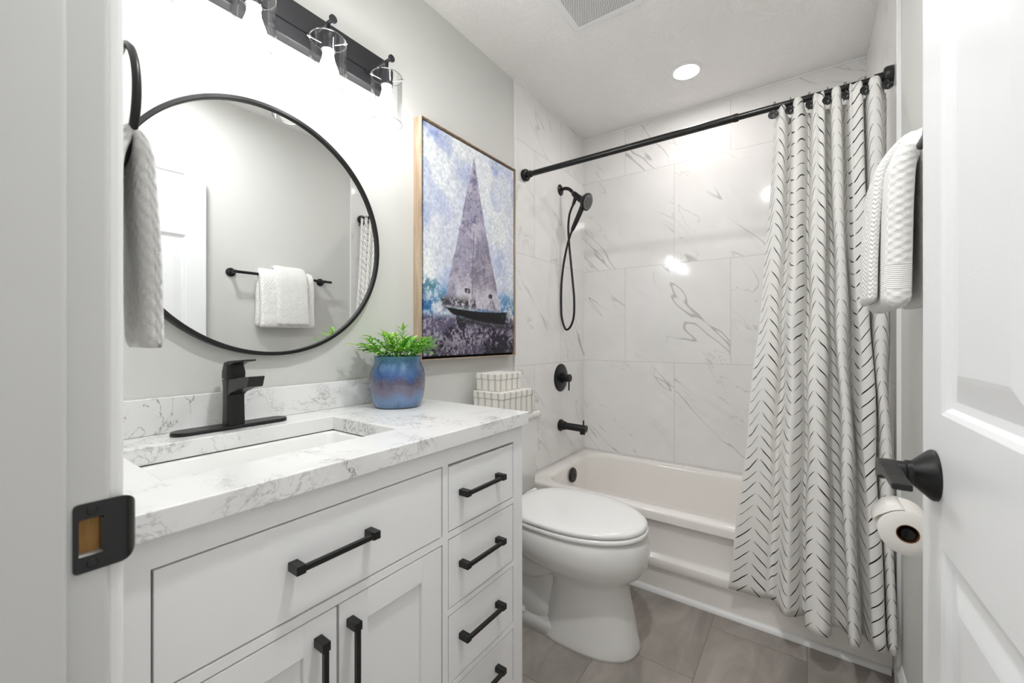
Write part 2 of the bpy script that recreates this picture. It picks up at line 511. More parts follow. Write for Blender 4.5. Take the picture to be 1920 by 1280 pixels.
def tube(bm, pts, rad, n_=12, caps=True, mi=0):
    """round tube through pts; rad may be a number or a list"""
    pts = [Vector(p_) for p_ in pts]
    rads = rad if isinstance(rad, (list, tuple)) else [rad] * len(pts)
    t0 = (pts[1] - pts[0]).normalized()
    up = Vector((0, 0, 1)) if abs(t0.z) < 0.9 else Vector((1, 0, 0))
    u = t0.cross(up).normalized()
    rings = []
    for i, p_ in enumerate(pts):
        if i == 0: t_ = pts[1] - pts[0]
        elif i == len(pts) - 1: t_ = pts[-1] - pts[-2]
        else: t_ = (pts[i + 1] - pts[i]).normalized() + (pts[i] - pts[i - 1]).normalized()
        t_.normalize()
        u = (u - t_ * u.dot(t_)).normalized()
        v_ = t_.cross(u)
        rings.append([p_ + (u * math.cos(a) + v_ * math.sin(a)) * rads[i] for a in [2 * PI * k / n_ for k in range(n_)]])
    loft(bm, rings, caps, caps, mi)

def lathe(bm, prof, origin, axis=(0, 0, 1), n_=32, mi=0, closed=False):
    """prof: list of (r, t) along axis"""
    ax = Vector(axis).normalized(); o_ = Vector(origin)
    up = Vector((0, 0, 1)) if abs(ax.z) < 0.9 else Vector((1, 0, 0))
    u = ax.cross(up).normalized(); v_ = ax.cross(u)
    rings = [[o_ + ax * t_ + (u * math.cos(2 * PI * k / n_) + v_ * math.sin(2 * PI * k / n_)) * max(r_, 1e-5) for k in range(n_)] for r_, t_ in prof]
    if closed:
        rings.append(rings[0]); loft(bm, rings, False, False, mi)
        bmesh.ops.remove_doubles(bm, verts=bm.verts[:], dist=1e-6)
    else:
        loft(bm, rings, True, True, mi)

def smooth_path(pts, n_=8):
    """Catmull-Rom through points"""
    P = [Vector(p_) for p_ in pts]
    P = [P[0] * 2 - P[1]] + P + [P[-1] * 2 - P[-2]]
    out = []
    for i in range(1, len(P) - 2):
        for k in range(n_):
            t_ = k / n_
            a, b, c, d_ = P[i - 1], P[i], P[i + 1], P[i + 2]
            out.append(0.5 * ((2 * b) + (c - a) * t_ + (2 * a - 5 * b + 4 * c - d_) * t_ ** 2 + (3 * b - a - 3 * c + d_) * t_ ** 3))
    out.append(P[-2].copy())
    return out

def rrect(cx, cy, hx, hy, r, z, n_=10):
    """rounded rectangle outline, 4*(n_+1) points"""
    r = min(r, hx, hy)
    pts = []
    for qx, qy, a0 in ((1, 1, 0), (-1, 1, 90), (-1, -1, 180), (1, -1, 270)):
        for k in range(n_ + 1):
            a = R(a0 + 90 * k / n_)
            pts.append((cx + qx * (hx - r) + r * math.cos(a), cy + qy * (hy - r) + r * math.sin(a), z))
    return pts

def prism(bm, outline, x0, x1, mi=0):
    """extrude a (y,z) outline along x"""
    loft(bm, [[(x0, y, z) for y, z in outline], [(x1, y, z) for y, z in outline]], mi=mi)

# ================================================================ room shell
T = 0.10
o = struct(obj('floor', bx(-T, W + T, -1.2, L + T, -0.06, 0.0), M['floor']), 'dark grey stone-look tile floor')
o = struct(obj('ceiling', bx(-T, W + T, -0.01, L + T, H, H + 0.06), M['ceiling']), 'white ceiling with swirled plaster texture')
o = struct(obj('wall_left', bx(-T, 0, -0.01, L + T, 0, H), M['wall']), 'light grey painted wall behind the vanity and toilet')
o = struct(obj('wall_right', bx(W, W + T, -0.01, L + T, 0, H), M['wall']), 'light grey painted wall with the towel bar')
o = struct(obj('wall_back', bx(0, W, L, L + T, 0, H), M['wall']), 'wall behind the bathtub')
# wall with the doorway the photo is taken through
JX0, JX1, JH = 0.698, 1.458, 2.05
bm = B()
box(bm, 0, JX0 - 0.018, -0.01, YF, 0, H)
box(bm, JX1 + 0.018, W, -0.01, YF, 0, H)
box(bm, JX0 - 0.018, JX1 + 0.018, -0.01, YF, JH + 0.018, H)
struct(obj('wall_front', bm, M['wall']), 'light grey painted wall around the doorway')
struct(obj('wall_hall_shade', bx(W + 0.03, W + T, -1.2, -0.0101, 0, H), M['wall']), 'light grey unseen hall wall added to shade the door jamb')  # unseen wall, added to keep world light off the jamb
# jamb boards with door stop
def jamb_post():
    bm = B()
    # strike side: cut around the strike plate pocket
    z0, z1 = 0.915, 0.950
    y0, y1 = 0.0815, 0.0990
    a = JX0 - 0.018
    def pr(outline, za, zb):
        loft(bm, [[(x, y, za) for x, y in outline], [(x, y, zb) for x, y in outline]])
    ye = YF + 0.003; rr = 0.004
    arc = [(JX0 - rr + rr * math.cos(R(q)), ye - rr + rr * math.sin(R(q))) for q in range(0, 91, 15)]
    pr([(a, -0.012), (JX0 - 0.003, -0.012), (JX0, -0.009), (JX0, y0), (a, y0)], 0, JH)
    pr([(a, y0), (JX0, y0), (JX0, y1), (a, y1)], 0, z0)
    pr([(a, y0), (JX0, y0), (JX0, y1), (a, y1)], z1, JH)
    pr([(a, y1), (JX0, y1)] + arc + [(a, ye)], 0, JH)
    st = [(JX0, 0.030), (JX0 + 0.007, 0.030), (JX0 + 0.010, 0.033)] + [(JX0 + 0.010 - 0.004 + 0.004 * math.cos(R(q)), 0.073 - 0.004 + 0.004 * math.sin(R(q))) for q in range(0, 91, 15)] + [(JX0, 0.073)]
    pr(st, 0, JH - 0.01)
    return bm
o = struct(obj('trim_1', jamb_post(), M['jamb'], autosmooth=40), 'white door jamb with stop on the latch side')
strike_parent = o
bm = B(); box(bm, JX1, JX1 + 0.018, -0.012, YF + 0.003, 0, JH); box(bm, JX1 - 0.010, JX1, 0.030, 0.062, 0, JH - 0.01)
struct(obj('trim_2', bm, M['jamb'], bevel=0.003, seg=3), 'white door jamb on the hinge side')
bm = B(); box(bm, JX0 - 0.018, JX1 + 0.018, -0.012, YF + 0.003, JH, JH + 0.018); box(bm, JX0 + 0.010, JX1 - 0.010, 0.030, 0.073, JH - 0.010, JH)
struct(obj('trim_3', bm, M['jamb'], bevel=0.002), 'white head jamb above the doorway')
# casing on the room side
bm = B()
box(bm, JX0 - 0.064, JX0 - 0.006, YF, YF + 0.015, 0, JH + 0.064)
box(bm, JX1 + 0.006, W, YF, YF + 0.015, 0, JH + 0.064)
box(bm, JX0 - 0.006, JX1 + 0.006, YF, YF + 0.015, JH + 0.006, JH + 0.064)
struct(obj('trim_4', bm, M['trim'], bevel=0.005, seg=3), 'white door casing inside the bathroom')
bm = B()
box(bm, JX0 - 0.064, JX0 - 0.006, -0.026, -0.0105, 0, JH + 0.064)
box(bm, JX1 + 0.006, W + 0.02, -0.026, -0.0105, 0, JH + 0.064)
box(bm, JX0 - 0.006, JX1 + 0.006, -0.026, -0.0105, JH + 0.006, JH + 0.064)
struct(obj('trim_5', bm, M['trim'], bevel=0.005, seg=3), 'white door casing on the hall side')

# tile surfaces (one centimetre proud of the painted wall)
TT = 0.009
struct(obj('wall_back_tile', bx(0.0, W, L - TT, L, 0.30, H), M['tile_x']), 'polished white marble-look tile above the tub')
struct(obj('wall_left_tile', bx(0.0, TT, TY, L - TT, 0.0, H), M['tile_y']), 'polished marble-look tile behind the shower head')
struct(obj('wall_right_tile', bx(W - TT, W, TY, L - TT, 0.0, H), M['tile_y']), 'polished marble-look tile behind the curtain')
struct(obj('trim_6', bx(0.0, TT + 0.002, TY - 0.009, TY, 0.0, H), M['trim'], bevel=0.001), 'white metal tile edge strip on the left wall')
struct(obj('trim_7', bx(W - TT - 0.002, W, TY - 0.009, TY, 0.0, H), M['trim'], bevel=0.001), 'white metal tile edge strip on the right wall')
bm = B()
box(bm, TT, W - TT, L - TT - 0.005, L - TT, H - 0.008, H)
box(bm, TT, TT + 0.004, TY, L - TT, H - 0.006, H)
box(bm, W - TT - 0.004, W - TT, TY, L - TT, H - 0.006, H)
struct(obj('trim_8', bm, M['trim']), 'white caulk line between tile and ceiling')
# baseboard on the right wall
def base_profile():
    return [(0, 0), (0.013, 0), (0.013, 0.068), (0.008, 0.082), (0.004, 0.09), (0, 0.09)]
bm = B()
loft(bm, [[(W - a_, y, b_) for a_, b_ in base_profile()] for y in (YF + 0.016, 1.81)])
struct(obj('baseboard_right', bm, M['trim']), 'white baseboard under the towel bar')
bm = B()
loft(bm, [[(a_, y, b_) for a_, b_ in base_profile()] for y in (1.075, 1.781)])
struct(obj('baseboard_left', bm, M['trim']), 'white baseboard behind the toilet')

# strike plate
def strike():
    bm = B()
    x = JX0
    th = 0.0016
    y0, y1 = 0.0775, 0.1105
    zc, hh = 0.9325, 0.0325
    hz0, hz1 = 0.915, 0.950
    hy0, hy1 = 0.0815, 0.0985
    # flat leaf with the latch hole
    def leaf(a, b, c, d_): box(bm, x, x + th, a, b, c, d_)
    c_ = 0.0035
    loft(bm, [[(q, y, z) for y, z in ((y0 + c_, zc - hh), (hy0, zc - hh), (hy0, zc + hh), (y0 + c_, zc + hh), (y0 + c_ * 0.3, zc + hh - c_ * 0.3), (y0, zc + hh - c_), (y0, zc - hh + c_), (y0 + c_ * 0.3, zc - hh + c_ * 0.3))] for q in (x, x + th)])
    leaf(hy0, hy1, hz1, zc + hh)
    leaf(hy0, hy1, zc - hh, hz0)
    leaf(hy1, y1, zc - hh, zc + hh)
    # curled lip turning around the jamb edge
    prev = None
    for k in range(9):
        a = R(k * 10)
        c_y = y1 + 0.012 * math.sin(a); c_x = x - 0.012 * (1 - math.cos(a))
        h2 = hh - 0.0006 * k * k * 0.35
        ring = [(c_x + th * math.cos(a), c_y + th * math.sin(a), zc - h2), (c_x + th * math.cos(a), c_y + th * math.sin(a), zc + h2),
                (c_x, c_y, zc + h2), (c_x, c_y, zc - h2)]
        vs = [bm.verts.new(q) for q in ring]
        if prev:
            for j in range(4): bm.faces.new((prev[j], prev[(j + 1) % 4], vs[(j + 1) % 4], vs[j]))
        else: bm.faces.new(vs[::-1])
        prev = vs
    bm.faces.new(prev)
    # bent latch tab inside the hole
    box(bm, x - 0.010, x + th, hy1 - 0.0016, hy1, hz0 + 0.002, hz1 - 0.002)
    # screw heads
    for zz in (zc - 0.025, zc + 0.025):
        lathe(bm, [(0.0, 0.0003), (0.0042, 0.0003), (0.0035, 0.0012), (0.0, 0.0014)], (x + th, 0.0905, zz), (1, 0, 0), 14)
    return bm
o = obj('strike_plate', strike(), M['blackgloss'], strike_parent)
o['label'] = 'black strike plate with curled lip and raw wood latch pocket'
o = obj('latch_pocket', bx(JX0 - 0.0175, JX0 - 0.010, 0.0816, 0.0989, 0.9151, 0.9499), M['rawwood'], strike_parent)
o['label'] = 'raw wood in the latch pocket'

# ================================================================ the door (open against the right wall)
DW, DH, DT = 0.757, 2.035, 0.035
door = bpy.data.objects.new('door_1', None); COL.objects.link(door)
struct(door, 'white six-panel door standing open along the right wall')
door.location = (1.458, 0.103, 0.010)
DANG = math.atan2(1.4235 - 1.396, 0.757)
door.rotation_euler = (0, 0, DANG)
# local: hinge at y=0, free edge y=DW ; visible face at x=-DT, back face x=0
cols = [(DW - 0.335, DW - 0.085), (DW - 0.665, DW - 0.415)]
rows = [(0.22, 0.835), (1.01, 1.645), (1.775, 1.965)]
def door_slab():
    bm = B()
    ys = sorted({0.0, DW} | {v for c_ in cols for v in c_})
    zs = sorted({0.0, DH} | {v for c_ in rows for v in c_})
    for side, xf, dr in ((0, -DT, 1), (1, 0.0, -1)):
        for i in range(len(ys) - 1):
            for j in range(len(zs) - 1):
                a, b, c_, d_ = ys[i], ys[i + 1], zs[j], zs[j + 1]
                if any(abs(a - q[0]) < 1e-6 for q in cols) and any(abs(c_ - q[0]) < 1e-6 for q in rows):
                    prev = None
                    for ins, dep in ((0, 0), (0.006, 0.003), (0.010, 0.0085), (0.020, 0.0095), (0.050, 0.003), (0.056, 0.002)):
                        pts = [(xf + dr * dep, a + ins, c_ + ins), (xf + dr * dep, b - ins, c_ + ins), (xf + dr * dep, b - ins, d_ - ins), (xf + dr * dep, a + ins, d_ - ins)]
                        vs = [bm.verts.new(q) for q in pts]
                        if prev:
                            for k in range(4): bm.faces.new((prev[k], prev[(k + 1) % 4], vs[(k + 1) % 4], vs[k]))
                        prev = vs
                    bm.faces.new(prev)
                else:
                    bm.faces.new([bm.verts.new(q) for q in ((xf, a, c_), (xf, b, c_), (xf, b, d_), (xf, a, d_))])
    for q in (((-DT, 0, 0), (0, 0, 0), (0, 0, DH), (-DT, 0, DH)), ((-DT, DW, 0), (0, DW, 0), (0, DW, DH), (-DT, DW, DH)),
              ((-DT, 0, 0), (0, 0, 0), (0, DW, 0), (-DT, DW, 0)), ((-DT, 0, DH), (0, 0, DH), (0, DW, DH), (-DT, DW, DH))):
        bm.faces.new([bm.verts.new(v) for v in q])
    bmesh.ops.remove_doubles(bm, verts=bm.verts[:], dist=1e-5)
    return bm
obj('door_panel', door_slab(), M['doorpaint'], door)
HY, HZ = DW - 0.060, 0.923
def lever_handle(sgn):
    x0 = -DT if sgn < 0 else 0.0
    bm = B()
    lathe(bm, [(0.0, 0.0), (0.034, 0.0), (0.0345, 0.003), (0.033, 0.006), (0.019, 0.021), (0.0165, 0.024), (0.0165, 0.030), (0.0145, 0.031), (0.0, 0.031)], (x0, HY, HZ), (sgn, 0, 0), 36)
    rose = bm
    bm2 = B()
    k = 0.062 if sgn < 0 else 0.045
    lathe(bm2, [(0.0, 0.028), (0.0140, 0.028), (0.0142, 0.034), (0.0136, k - 0.004), (0.0125, k - 0.001), (0.0, k)], (x0, HY, HZ), (sgn, 0, 0), 28)
    # flat lever running back towards the hinges
    rings = []
    for s_, w2, zt, zb in ((0.010, 0.0105, 0.0135, -0.0135), (0.0, 0.0108, 0.0138, -0.013), (-0.015, 0.0108, 0.0130, -0.006), (-0.035, 0.0105, 0.011, 0.0), (-0.065, 0.0102, 0.0085, 0.0005), (-0.098, 0.0100, 0.0075, -0.0012)):
        xc = x0 + sgn * (k - 0.0115)
        rings.append([(xc - w2, HY + s_, HZ + zb), (xc + w2, HY + s_, HZ + zb), (xc + w2, HY + s_, HZ + zt), (xc - w2, HY + s_, HZ + zt)])
    bmL = B(); loft(bmL, rings)
    return rose, bm2, bmL
for sg in (-1, 1):
    a_, b_, c_ = lever_handle(sg)
    if sg < 0:
        h_ = obj('door_handle', a_, M['black'], door, autosmooth=35)
        h_['label'] = 'black lever handle with cone rosette'
        obj('handle_neck', b_, M['black'], h_, autosmooth=35)
        obj('lever', c_, M['black'], h_, bevel=0.0018, seg=3)
    else:
        h_ = obj('door_handle', a_, M['black'], door, autosmooth=35)

# ================================================================ bathtub
TZ = 0.366
def bathtub():
    bm = B()
    x0, x1 = TT + 0.001, W - TT - 0.001
    y0, y1 = 1.850, L - TT - 0.001
    cx, cy = (x0 + x1) / 2, (y0 + y1) / 2
    hx, hy = (x1 - x0) / 2, (y1 - y0) / 2
    N = 12
    rings = []
    rings.append(rrect(cx, cy, hx, hy, 0.004, TZ - 0.045, N))
    rings.append(rrect(cx, cy, hx, hy, 0.006, TZ - 0.016, N))
    rings.append(rrect(cx, cy, hx - 0.003, hy - 0.003, 0.008, TZ - 0.005, N))
    rings.append(rrect(cx, cy, hx - 0.012, hy - 0.012, 0.010, TZ, N))
    bx0, bx1, by0, by1 = 0.095, 1.40, 1.918, 2.560
    def ring(dx0, dx1, dy0, dy1, r_, z):
        a, b, c_, d_ = bx0 + dx0, bx1 - dx1, by0 + dy0, by1 - dy1
        return rrect((a + b) / 2, (c_ + d_) / 2, (b - a) / 2, (d_ - c_) / 2, r_, z, N)
    rings.append(ring(-0.012, -0.012, -0.012, -0.012, 0.13, TZ))
    rings.append(ring(0.0, 0.0, 0.0, 0.0, 0.125, TZ - 0.006))
    rings.append(ring(0.006, 0.012, 0.006, 0.006, 0.12, TZ - 0.022))
    rings.append(ring(0.012, 0.06, 0.018, 0.018, 0.12, TZ - 0.12))
    rings.append(ring(0.020, 0.14, 0.032, 0.032, 0.12, TZ - 0.22))
    rings.append(ring(0.040, 0.19, 0.055, 0.055, 0.12, TZ - 0.285))
    rings.append(ring(0.085, 0.25, 0.100, 0.100, 0.10, TZ - 0.300))
    rings.append(ring(0.30, 0.50, 0.22, 0.22, 0.06, TZ - 0.303))
    loft(bm, rings, cap0=False, cap1=True)
    return bm
tub = empty('bathtub', (0.75, 2.24, 0), 'glossy warm white alcove bathtub under the marble-look tile', 'bathtub')
def loc(bm, o_, rz=0.0):
    """geometry given in world coordinates -> local to o_"""
    Mx = (Matrix.Translation(o_.location) @ Matrix.Rotation(o_.rotation_euler[2], 4, 'Z')).inverted()
    bmesh.ops.transform(bm, matrix=Mx, verts=bm.verts[:])
    return bm
obj('tub_shell', loc(bathtub(), tub), M['tub'], tub, smooth=True)
bm = B()
ap = [(1.851, 0.325), (1.868, 0.318), (1.8735, 0.30), (1.874, 0.178), (1.869, 0.165), (1.852, 0.156), (1.849, 0.150), (1.849, 0.122), (1.853, 0.114), (1.866, 0.104), (1.8665, 0.0), (1.90, 0.0), (1.90, 0.33), (1.851, 0.33)]
prism(bm, ap, TT + 0.001, W - TT - 0.001)
obj('apron', loc(bm, tub), M['tub'], tub, autosmooth=50)
bm = B()
lathe(bm, [(0.0, 0.0), (0.043, 0.0), (0.043, 0.004), (0.040, 0.010), (0.030, 0.013), (0.012, 0.013), (0.010, 0.010), (0.0, 0.010)], (0.112, 2.235, 0.302), Vector((1, 0, 0.06)), 36)
o = obj('overflow_plate', loc(bm, tub), M['black'], tub, autosmooth=35); o['label'] = 'round black overflow plate'
bm = B()
lathe(bm, [(0.0, 0.0), (0.034, 0.0), (0.034, 0.003), (0.028, 0.005), (0.0, 0.008)], (0.33, 2.24, TZ - 0.3028), (0, 0, 1), 32)
obj('drain', loc(bm, tub), M['black'], tub, autosmooth=35)
# quarter round at the foot of the apron
bm = B()
qr = [(1.866, 0.0)] + [(1.866 - 0.017 * math.cos(R(a)), 0.020 * math.sin(R(a))) for a in range(0, 91, 15)]
prism(bm, qr, TT, W - 0.014)
struct(obj('trim_9', bm, M['trim'], autosmooth=60), 'white quarter round at the foot of the bathtub')

# ================================================================ shower fittings (on the left tiled wall)
SYW = 2.272
sh = empty('handheld_shower', (TT, SYW, 2.04), 'black handheld shower head on its wall arm with a looping hose', 'shower head')
def P(x, y, z): return (x, y, z)
bm = B(); lathe(bm, [(0.0, 0.0), (0.034, 0.0), (0.034, 0.003), (0.028, 0.008), (0.014, 0.011), (0.0, 0.011)], (TT, SYW, 2.04), (1, 0, 0), 32)
obj('flange', loc(bm, sh), M['black'], sh, autosmooth=40)
bm = B(); tube(bm, smooth_path([(TT, SYW, 2.04), (0.045, SYW, 2.043), (0.075, SYW, 2.030), (0.100, SYW, 2.002)], 6), 0.0105, 14)
obj('shower_arm', loc(bm, sh), M['black'], sh, smooth=True)
bm = B(); tube(bm, [(0.0965, SYW, 2.006), (0.1005, SYW, 2.0015)], 0.0122, 16)
o = obj('arm_collar', loc(bm, sh), M['chrome'], sh, smooth=False); o['label'] = 'thin chrome collar'
bm = B()
tube(bm, [(0.100, SYW, 2.002), (0.112, SYW, 1.990), (0.128, SYW, 1.974), (0.150, SYW, 1.955), (0.165, SYW, 1.945)], [0.015, 0.0175, 0.018, 0.020, 0.0165], 18)
tube(bm, [(0.118, SYW, 1.985), (0.110, SYW - 0.004, 1.955), (0.101, SYW - 0.006, 1.930)], [0.012, 0.011, 0.009], 12)
obj('bracket', loc(bm, sh), M['black'], sh, autosmooth=50)
hd = Vector((0.93, -0.12, -0.34)).normalized()
hc = Vector((0.168, SYW, 1.940))
bm = B(); lathe(bm, [(0.0, -0.012), (0.020, -0.010), (0.040, 0.004), (0.050, 0.018), (0.051, 0.028), (0.047, 0.031), (0.0, 0.031)], hc, hd, 36)
tube(bm, [(0.166, SYW, 1.925), (0.148, SYW, 1.885), (0.122, SYW, 1.835), (0.100, SYW, 1.795), (0.090, SYW, 1.775)], [0.016, 0.0155, 0.0145, 0.0125, 0.0095], 18)
hs = obj('hand_shower', loc(bm, sh), M['black'], sh, autosmooth=50)
bm = B()
lathe(bm, [(0.0, 0.0305), (0.044, 0.0305), (0.044, 0.0325), (0.0, 0.0325)], hc, hd, 36)
fc = obj('spray_face', loc(bm, sh), M['black'], hs, autosmooth=40)
bm = B()
u_ = hd.cross(Vector((0, 0, 1))).normalized(); v_ = hd.cross(u_)
for rr_, cnt in ((0.040, 26), (0.033, 20), (0.025, 14), (0.016, 9), (0.008, 5)):
    for k in range(cnt):
        a = 2 * PI * k / cnt + rr_ * 60
        q = hc + hd * 0.0322 + (u_ * math.cos(a) + v_ * math.sin(a)) * rr_
        lathe(bm, [(0.0023, 0), (0.0018, 0.0022)], q, hd, 6)
o = obj('nozzles', loc(bm, sh), M['nozzle'], hs, recalc=True); o['kind'] = 'stuff'; o['label'] = 'pale rubber nozzles'
bm = B()
hose = [(0.090, SYW, 1.775), (0.078, SYW - 0.002, 1.745), (0.060, SYW - 0.008, 1.68), (0.035, SYW - 0.006, 1.57), (0.020, SYW - 0.004, 1.45), (0.016, SYW, 1.32),
        (0.022, SYW, 1.24), (0.046, SYW + 0.004, 1.175), (0.078, SYW + 0.008, 1.195), (0.098, SYW + 0.010, 1.26), (0.100, SYW + 0.010, 1.36), (0.092, SYW + 0.008, 1.46), (0.080, SYW + 0.006, 1.58),
        (0.068, SYW + 0.006, 1.70), (0.062, SYW + 0.006, 1.80), (0.072, SYW, 1.87), (0.086, SYW - 0.004, 1.905), (0.101, SYW - 0.006, 1.930)]
tube(bm, smooth_path(hose, 8), 0.0068, 10)
obj('hose', loc(bm, sh), M['black'], sh, smooth=True)

va = empty('shower_valve', (TT, 2.279, 0.876), 'round black shower control on the tile between hose and tub spout', 'shower valve')
bm = B(); lathe(bm, [(0.0, 0.0), (0.086, 0.0), (0.086, 0.003), (0.080, 0.007), (0.045, 0.010), (0.040, 0.014), (0.0, 0.014)], (TT, 2.279, 0.876), (1, 0, 0), 48)
obj('escutcheon', loc(bm, va), M['black'], va, autosmooth=30)
bm = B(); lathe(bm, [(0.0, 0.012), (0.030, 0.012), (0.030, 0.030), (0.024, 0.032), (0.024, 0.064), (0.022, 0.067), (0.0, 0.067)], (TT, 2.279, 0.876), (1, 0, 0), 32)
kn = obj('knob', loc(bm, va), M['black'], va, autosmooth=30)
bm = B(); tube(bm, [(TT + 0.057, 2.279, 0.862), (TT + 0.058, 2.277, 0.80)], [0.0048, 0.0042], 12)
obj('lever', loc(bm, va), M['black'], kn, autosmooth=40)

spt = empty('tub_spout', (TT, 2.272, 0.582), 'black tub spout with diverter pin above the bathtub', 'tub spout')
bm = B(); lathe(bm, [(0.0, 0.0), (0.036, 0.0), (0.036, 0.010), (0.030, 0.013), (0.030, 0.020), (0.026, 0.022), (0.026, 0.036), (0.0, 0.036)], (TT, 2.272, 0.582), (1, 0, 0), 32)
obj('flange', loc(bm, spt), M['black'], spt, autosmooth=30)
bm = B(); lathe(bm, [(0.0, 0.034), (0.0215, 0.034), (0.0215, 0.174), (0.020, 0.177), (0.0, 0.177)], (TT, 2.272, 0.582), (1, 0, -0.02), 32)
lathe(bm, [(0.0165, 0), (0.0165, 0.030), (0.013, 0.031), (0.0, 0.025)], (TT + 0.152, 2.272, 0.575), (0, 0, -1), 24)
obj('spout_body', loc(bm, spt), M['black'], spt, autosmooth=35)
bm = B(); tube(bm, [(TT + 0.158, 2.272, 0.596), (TT + 0.158, 2.272, 0.628)], 0.0045, 12)
obj('diverter_pin', loc(bm, spt), M['black'], spt, autosmooth=40)

# ================================================================ curtain rod, hooks, curtain, liner
RY, RZ = 1.866, 2.000
rod = empty('shower_rod', (0.75, RY, RZ), 'black tension rod across the tub carrying the curtain', 'curtain rod')
bm = B(); tube(bm, [(TT + 0.03, RY, RZ), (1.03, RY, RZ)], 0.0145, 20)
obj('outer_tube', loc(bm, rod), M['blackgloss'], rod, autosmooth=40)
bm = B(); tube(bm, [(1.028, RY, RZ), (W - TT - 0.03, RY, RZ)], 0.0122, 20)
obj('inner_tube', loc(bm, rod), M['blackgloss'], rod, autosmooth=40)
bm = B(); tube(bm, [(1.018, RY, RZ), (1.034, RY, RZ)], 0.0158, 20)
obj('joint_collar', loc(bm, rod), M['black'], rod, autosmooth=40)
for x_, s_ in ((TT, 1), (W - TT, -1)):
    bm = B(); lathe(bm, [(0.0, 0.0), (0.031, 0.0), (0.032, 0.004), (0.032, 0.018), (0.028, 0.024), (0.018, 0.026), (0.0175, 0.048), (0.0, 0.048)], (x_, RY, RZ), (s_, 0, 0), 32)
    obj('end_flange', loc(bm, rod), M['black'], rod, autosmooth=35)

hem = [(1.006, 1.812), (1.062, 1.828), (1.118, 1.832), (1.150, 1.833), (1.190, 1.750), (1.220, 1.768), (1.249, 1.798), (1.253, 1.722), (1.296, 1.690), (1.320, 1.722), (1.328, 1.792),
       (1.366, 1.775), (1.367, 1.700), (1.386, 1.694), (1.400, 1.745), (1.406, 1.800), (1.423, 1.755), (1.431, 1.722), (1.458, 1.728), (1.463, 1.785), (1.468, 1.738), (1.486, 1.740), (1.489, 1.825)]
top = [(1.155, 1.882), (1.168, 1.852), (1.190, 1.846), (1.205, 1.888), (1.217, 1.842), (1.242, 1.842), (1.262, 1.888), (1.275, 1.842), (1.292, 1.842), (1.307, 1.842), (1.312, 1.888),
       (1.322, 1.888), (1.328, 1.842), (1.352, 1.842), (1.360, 1.888), (1.368, 1.888), (1.376, 1.842), (1.386, 1.842), (1.410, 1.842), (1.418, 1.888), (1.428, 1.842), (1.456, 1.842), (1.476, 1.890)]
def curtain(hem, top, zb, zt, nz=70, sub=7, rise=0.045, seed=3, uvs=1.0):
    rnd = random.Random(seed)
    hp = smooth_path([(a, b, 0) for a, b in hem], sub)
    tp = smooth_path([(a, b, 0) for a, b in top], sub)
    k = len(hp)
    U = [0.0]
    for i in range(1, k):
        U.append(U[-1] + 0.5 * ((hp[i] - hp[i - 1]).length + (tp[i] - tp[i - 1]).length) * 1.08)
    bm = B(); uvl = bm.loops.layers.uv.new('UVMap')
    ph = [rnd.uniform(0, 6.28) for _ in range(4)]
    G = []
    for j in range(nz + 1):
        t_ = j / nz
        row = []
        for i in range(k):
            s_ = i / (k - 1)
            # the left side leans outwards towards the hem
            e = (1 - t_) ** 1.25
            x = tp[i].x * (1 - e) + hp[i].x * e
            y = tp[i].y * (1 - e) + hp[i].y * e
            amp = math.sin(PI * min(1, t_ * 1.1)) if t_ < 0.9 else 0
            x += 0.0035 * amp * math.sin(7.0 * t_ * PI + ph[0] + s_ * 19)
            y += 0.0045 * amp * math.sin(5.0 * t_ * PI + ph[1] + s_ * 23)
            y = min(y, 1.912)
            z0 = zb + 0.004 * math.sin(s_ * 31 + ph[2])
            z1 = zt + rise * max(0.0, min(1.0, (1.868 - tp[i].y) / 0.03)) - 0.0
            z = z0 * (1 - t_) + z1 * t_
            row.append(bm.verts.new((min(x, W - 0.0145), y, z)))
        G.append(row)
    for j in range(nz):
        for i in range(k - 1):
            f_ = bm.faces.new((G[j][i], G[j][i + 1], G[j + 1][i + 1], G[j + 1][i]))
            for lp, (a, b) in zip(f_.loops, ((i, j), (i + 1, j), (i + 1, j + 1), (i, j + 1))):
                lp[uvl].uv = (U[a] * uvs, b / nz * (zt - zb))
    return bm
o = obj('shower_curtain', curtain(hem, top, 0.138, 1.955), M['curtain'], smooth=True, recalc=False)
so = o.modifiers.new('solid', 'SOLIDIFY'); so.thickness = 0.0012
tag(o, 'white fabric shower curtain with black brushed chevron dashes, gathered at the right', 'shower curtain')
lhem = [(1.120, 1.955), (1.15, 1.960), (1.19, 1.975), (1.23, 1.955), (1.28, 1.975), (1.33, 1.955), (1.38, 1.975), (1.42, 1.955), (1.45, 1.97), (1.475, 1.96)]
ltop = [(1.152, 1.905), (1.17, 1.925), (1.205, 1.912), (1.24, 1.93), (1.275, 1.912), (1.32, 1.93), (1.37, 1.912), (1.42, 1.93), (1.455, 1.912), (1.482, 1.925)]
def liner():
    hp = smooth_path([(a, b, 0) for a, b in lhem], 6); tp = smooth_path([(a, b, 0) for a, b in ltop], 6)
    bm = B(); G = []
    for j in range(31):
        t_ = j / 30
        G.append([bm.verts.new((h_.x * (1 - t_) + q.x * t_, h_.y * (1 - t_) + q.y * t_, 0.20 * (1 - t_) + 1.955 * t_)) for h_, q in zip(hp, tp)])
    for j in range(30):
        for i in range(len(hp) - 1):
            bm.faces.new((G[j][i], G[j][i + 1], G[j + 1][i + 1], G[j + 1][i]))
    return bm
o = obj('shower_liner', liner(), M['liner'], smooth=True)
so = o.modifiers.new('solid', 'SOLIDIFY'); so.thickness = 0.0008
tag(o, 'plain white shower liner hanging inside the tub behind the patterned curtain', 'shower liner')

